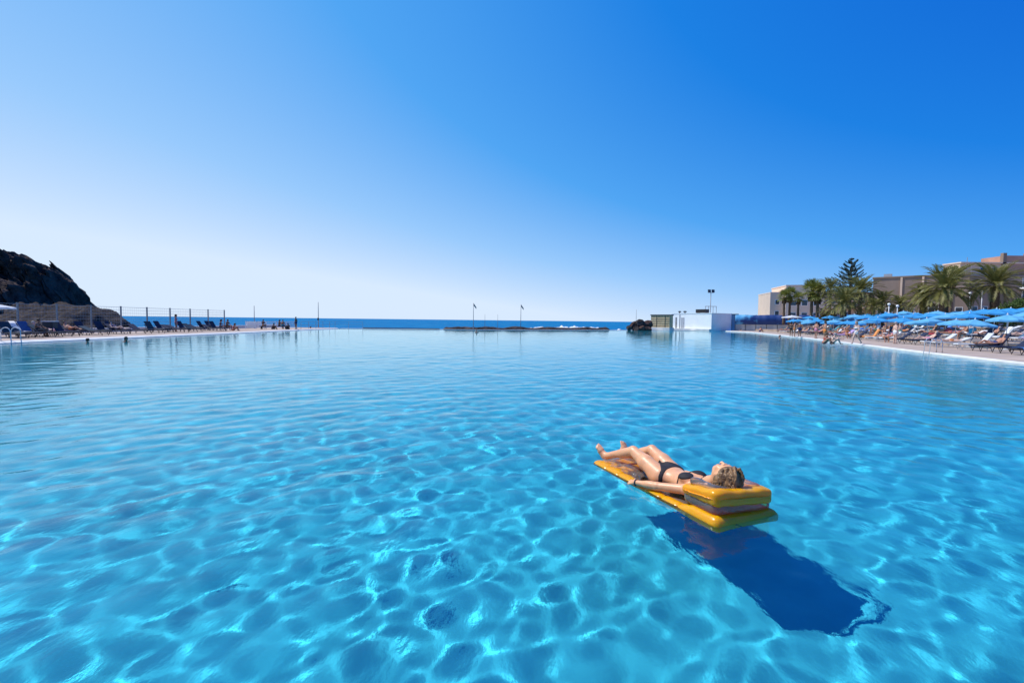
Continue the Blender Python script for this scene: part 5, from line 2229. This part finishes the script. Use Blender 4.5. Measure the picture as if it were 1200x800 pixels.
# people at the water's edge
def at_edge(px, py, z_=DZ):
    x_, y_ = gnd(px, py, z_)
    return x_, y_, z_


EDGE = [
    ('walk', True, at_edge(1004, 403.0), R(100), 'fair person in white swimwear walking along the right pool edge', 1, 'white', 3),
    ('stand', False, at_edge(931, 394.5), R(-120), 'tanned person in orange trunks standing at the pool edge, left of the pair', 0, 'orange', 0),
    ('stand', True, at_edge(927, 394.0), R(-60), 'dark-skinned person in black bikini standing beside the orange trunks', 3, 'black', 0),
    ('walk', False, at_edge(937, 394.5), R(-30), 'dark-skinned person in navy trunks stepping towards the water', 3, 'navy', 0),
    ('stand', False, at_edge(956, 396.5), R(-90), 'sunburnt person in pink trunks standing before the low wall of loungers', 2, 'pink', 1),
    ('stand', False, at_edge(966.5, 400.5), R(-100), 'tanned person standing in orange trunks right behind the seated couple', 0, 'orange', 1),
    ('crouch', True, at_edge(966, 402.6), R(-150), 'tanned person in red bikini sitting on the coping, left of the couple', 0, 'red', 1),
    ('crouch', False, at_edge(975, 403.0), R(-130), 'fair person in black trunks sitting on the coping, right of the couple', 1, 'black', 2),
    ('crouch', False, at_edge(890, 388.6), R(-90), 'lone tanned person crouching at the far end of right deck', 2, 'navy', 0),
    ('lie', True, at_edge(989, 402.3, DZ - .38), R(75), 'person in white swimwear lying flat on the paving beside the couple', 1, 'white', 3),
    ('stand', False, at_edge(1049, 402.6), R(-100), 'fair person standing in yellowish light between two poolside loungers', 1, 'white', 2),
    ('stand', False, (*gnd(914, 396.0), -1.38), R(50), 'swimmer with wet dark hair near the right deck steps', 0, 'black', 0),
    ('stand', True, (*gnd(868, 388.2), -1.2), R(-60), 'tiny swimmer close to the brown wall at the far right', 1, 'black', 1),
]
for po_, fm, loc, rz, lab, sk, cc, hh in EDGE:
    lab = lab.replace(' in yellowish light', ' in white trunks')
    person(po_, fm, loc, rz, lab, sk, cc, hh, 'people along the right pool edge')
PR = [('poolside parasol row', 6.0, TZ[0], 2.9, 2.02), ('lower terrace parasol row', 9.0, TZ[1], 3.1, 2.2),
      ('upper terrace parasol row', 13.9, TZ[2], 3.2, 2.2), ('topmost parasol row', 19.0, TZ[2], 3.3, 2.5)]
for rn, off, z_, step, ph_ in PR:
    s_, k_ = 1.2 if off < 6 else .4, 0
    while s_ < 62:
        x_, y_, a_ = redge(s_, off + rg.uniform(-.4, .4))
        s_ += step * rg.uniform(.92, 1.15)
        if not shows(x_, y_, 905, 1222) or k_ > 28:
            continue
        if off < 6 and rg.random() < .25:
            continue
        q = rg.random()
        m_, nm = (M['parasol'], 'bright blue') if q < .5 else (M['parasol2'], 'pale blue') if q < 2 else (M['parasolw'], 'white')
        parasol((x_, y_, z_), f'{nm} parasol, {ORD[k_]} from the near end of the {rn}', m_, 'parasols on the right deck', rg.uniform(0, .8), R(rg.uniform(-7, 7)), pole_h=ph_ + rg.choice((-.12, 0, .14)), rad=rg.choice((1.02, 1.14)))
        k_ += 1
parasol((gx(927, 76), 76, TZ[1]), 'single white parasol standing apart before the blue screen', M['parasolw'], 'parasols on the right deck', .2, 0, pole_h=2.45, rad=1.5)
dk = empty('sun_lounger', (0, 0, 0))
bpy.data.objects.remove(dk)
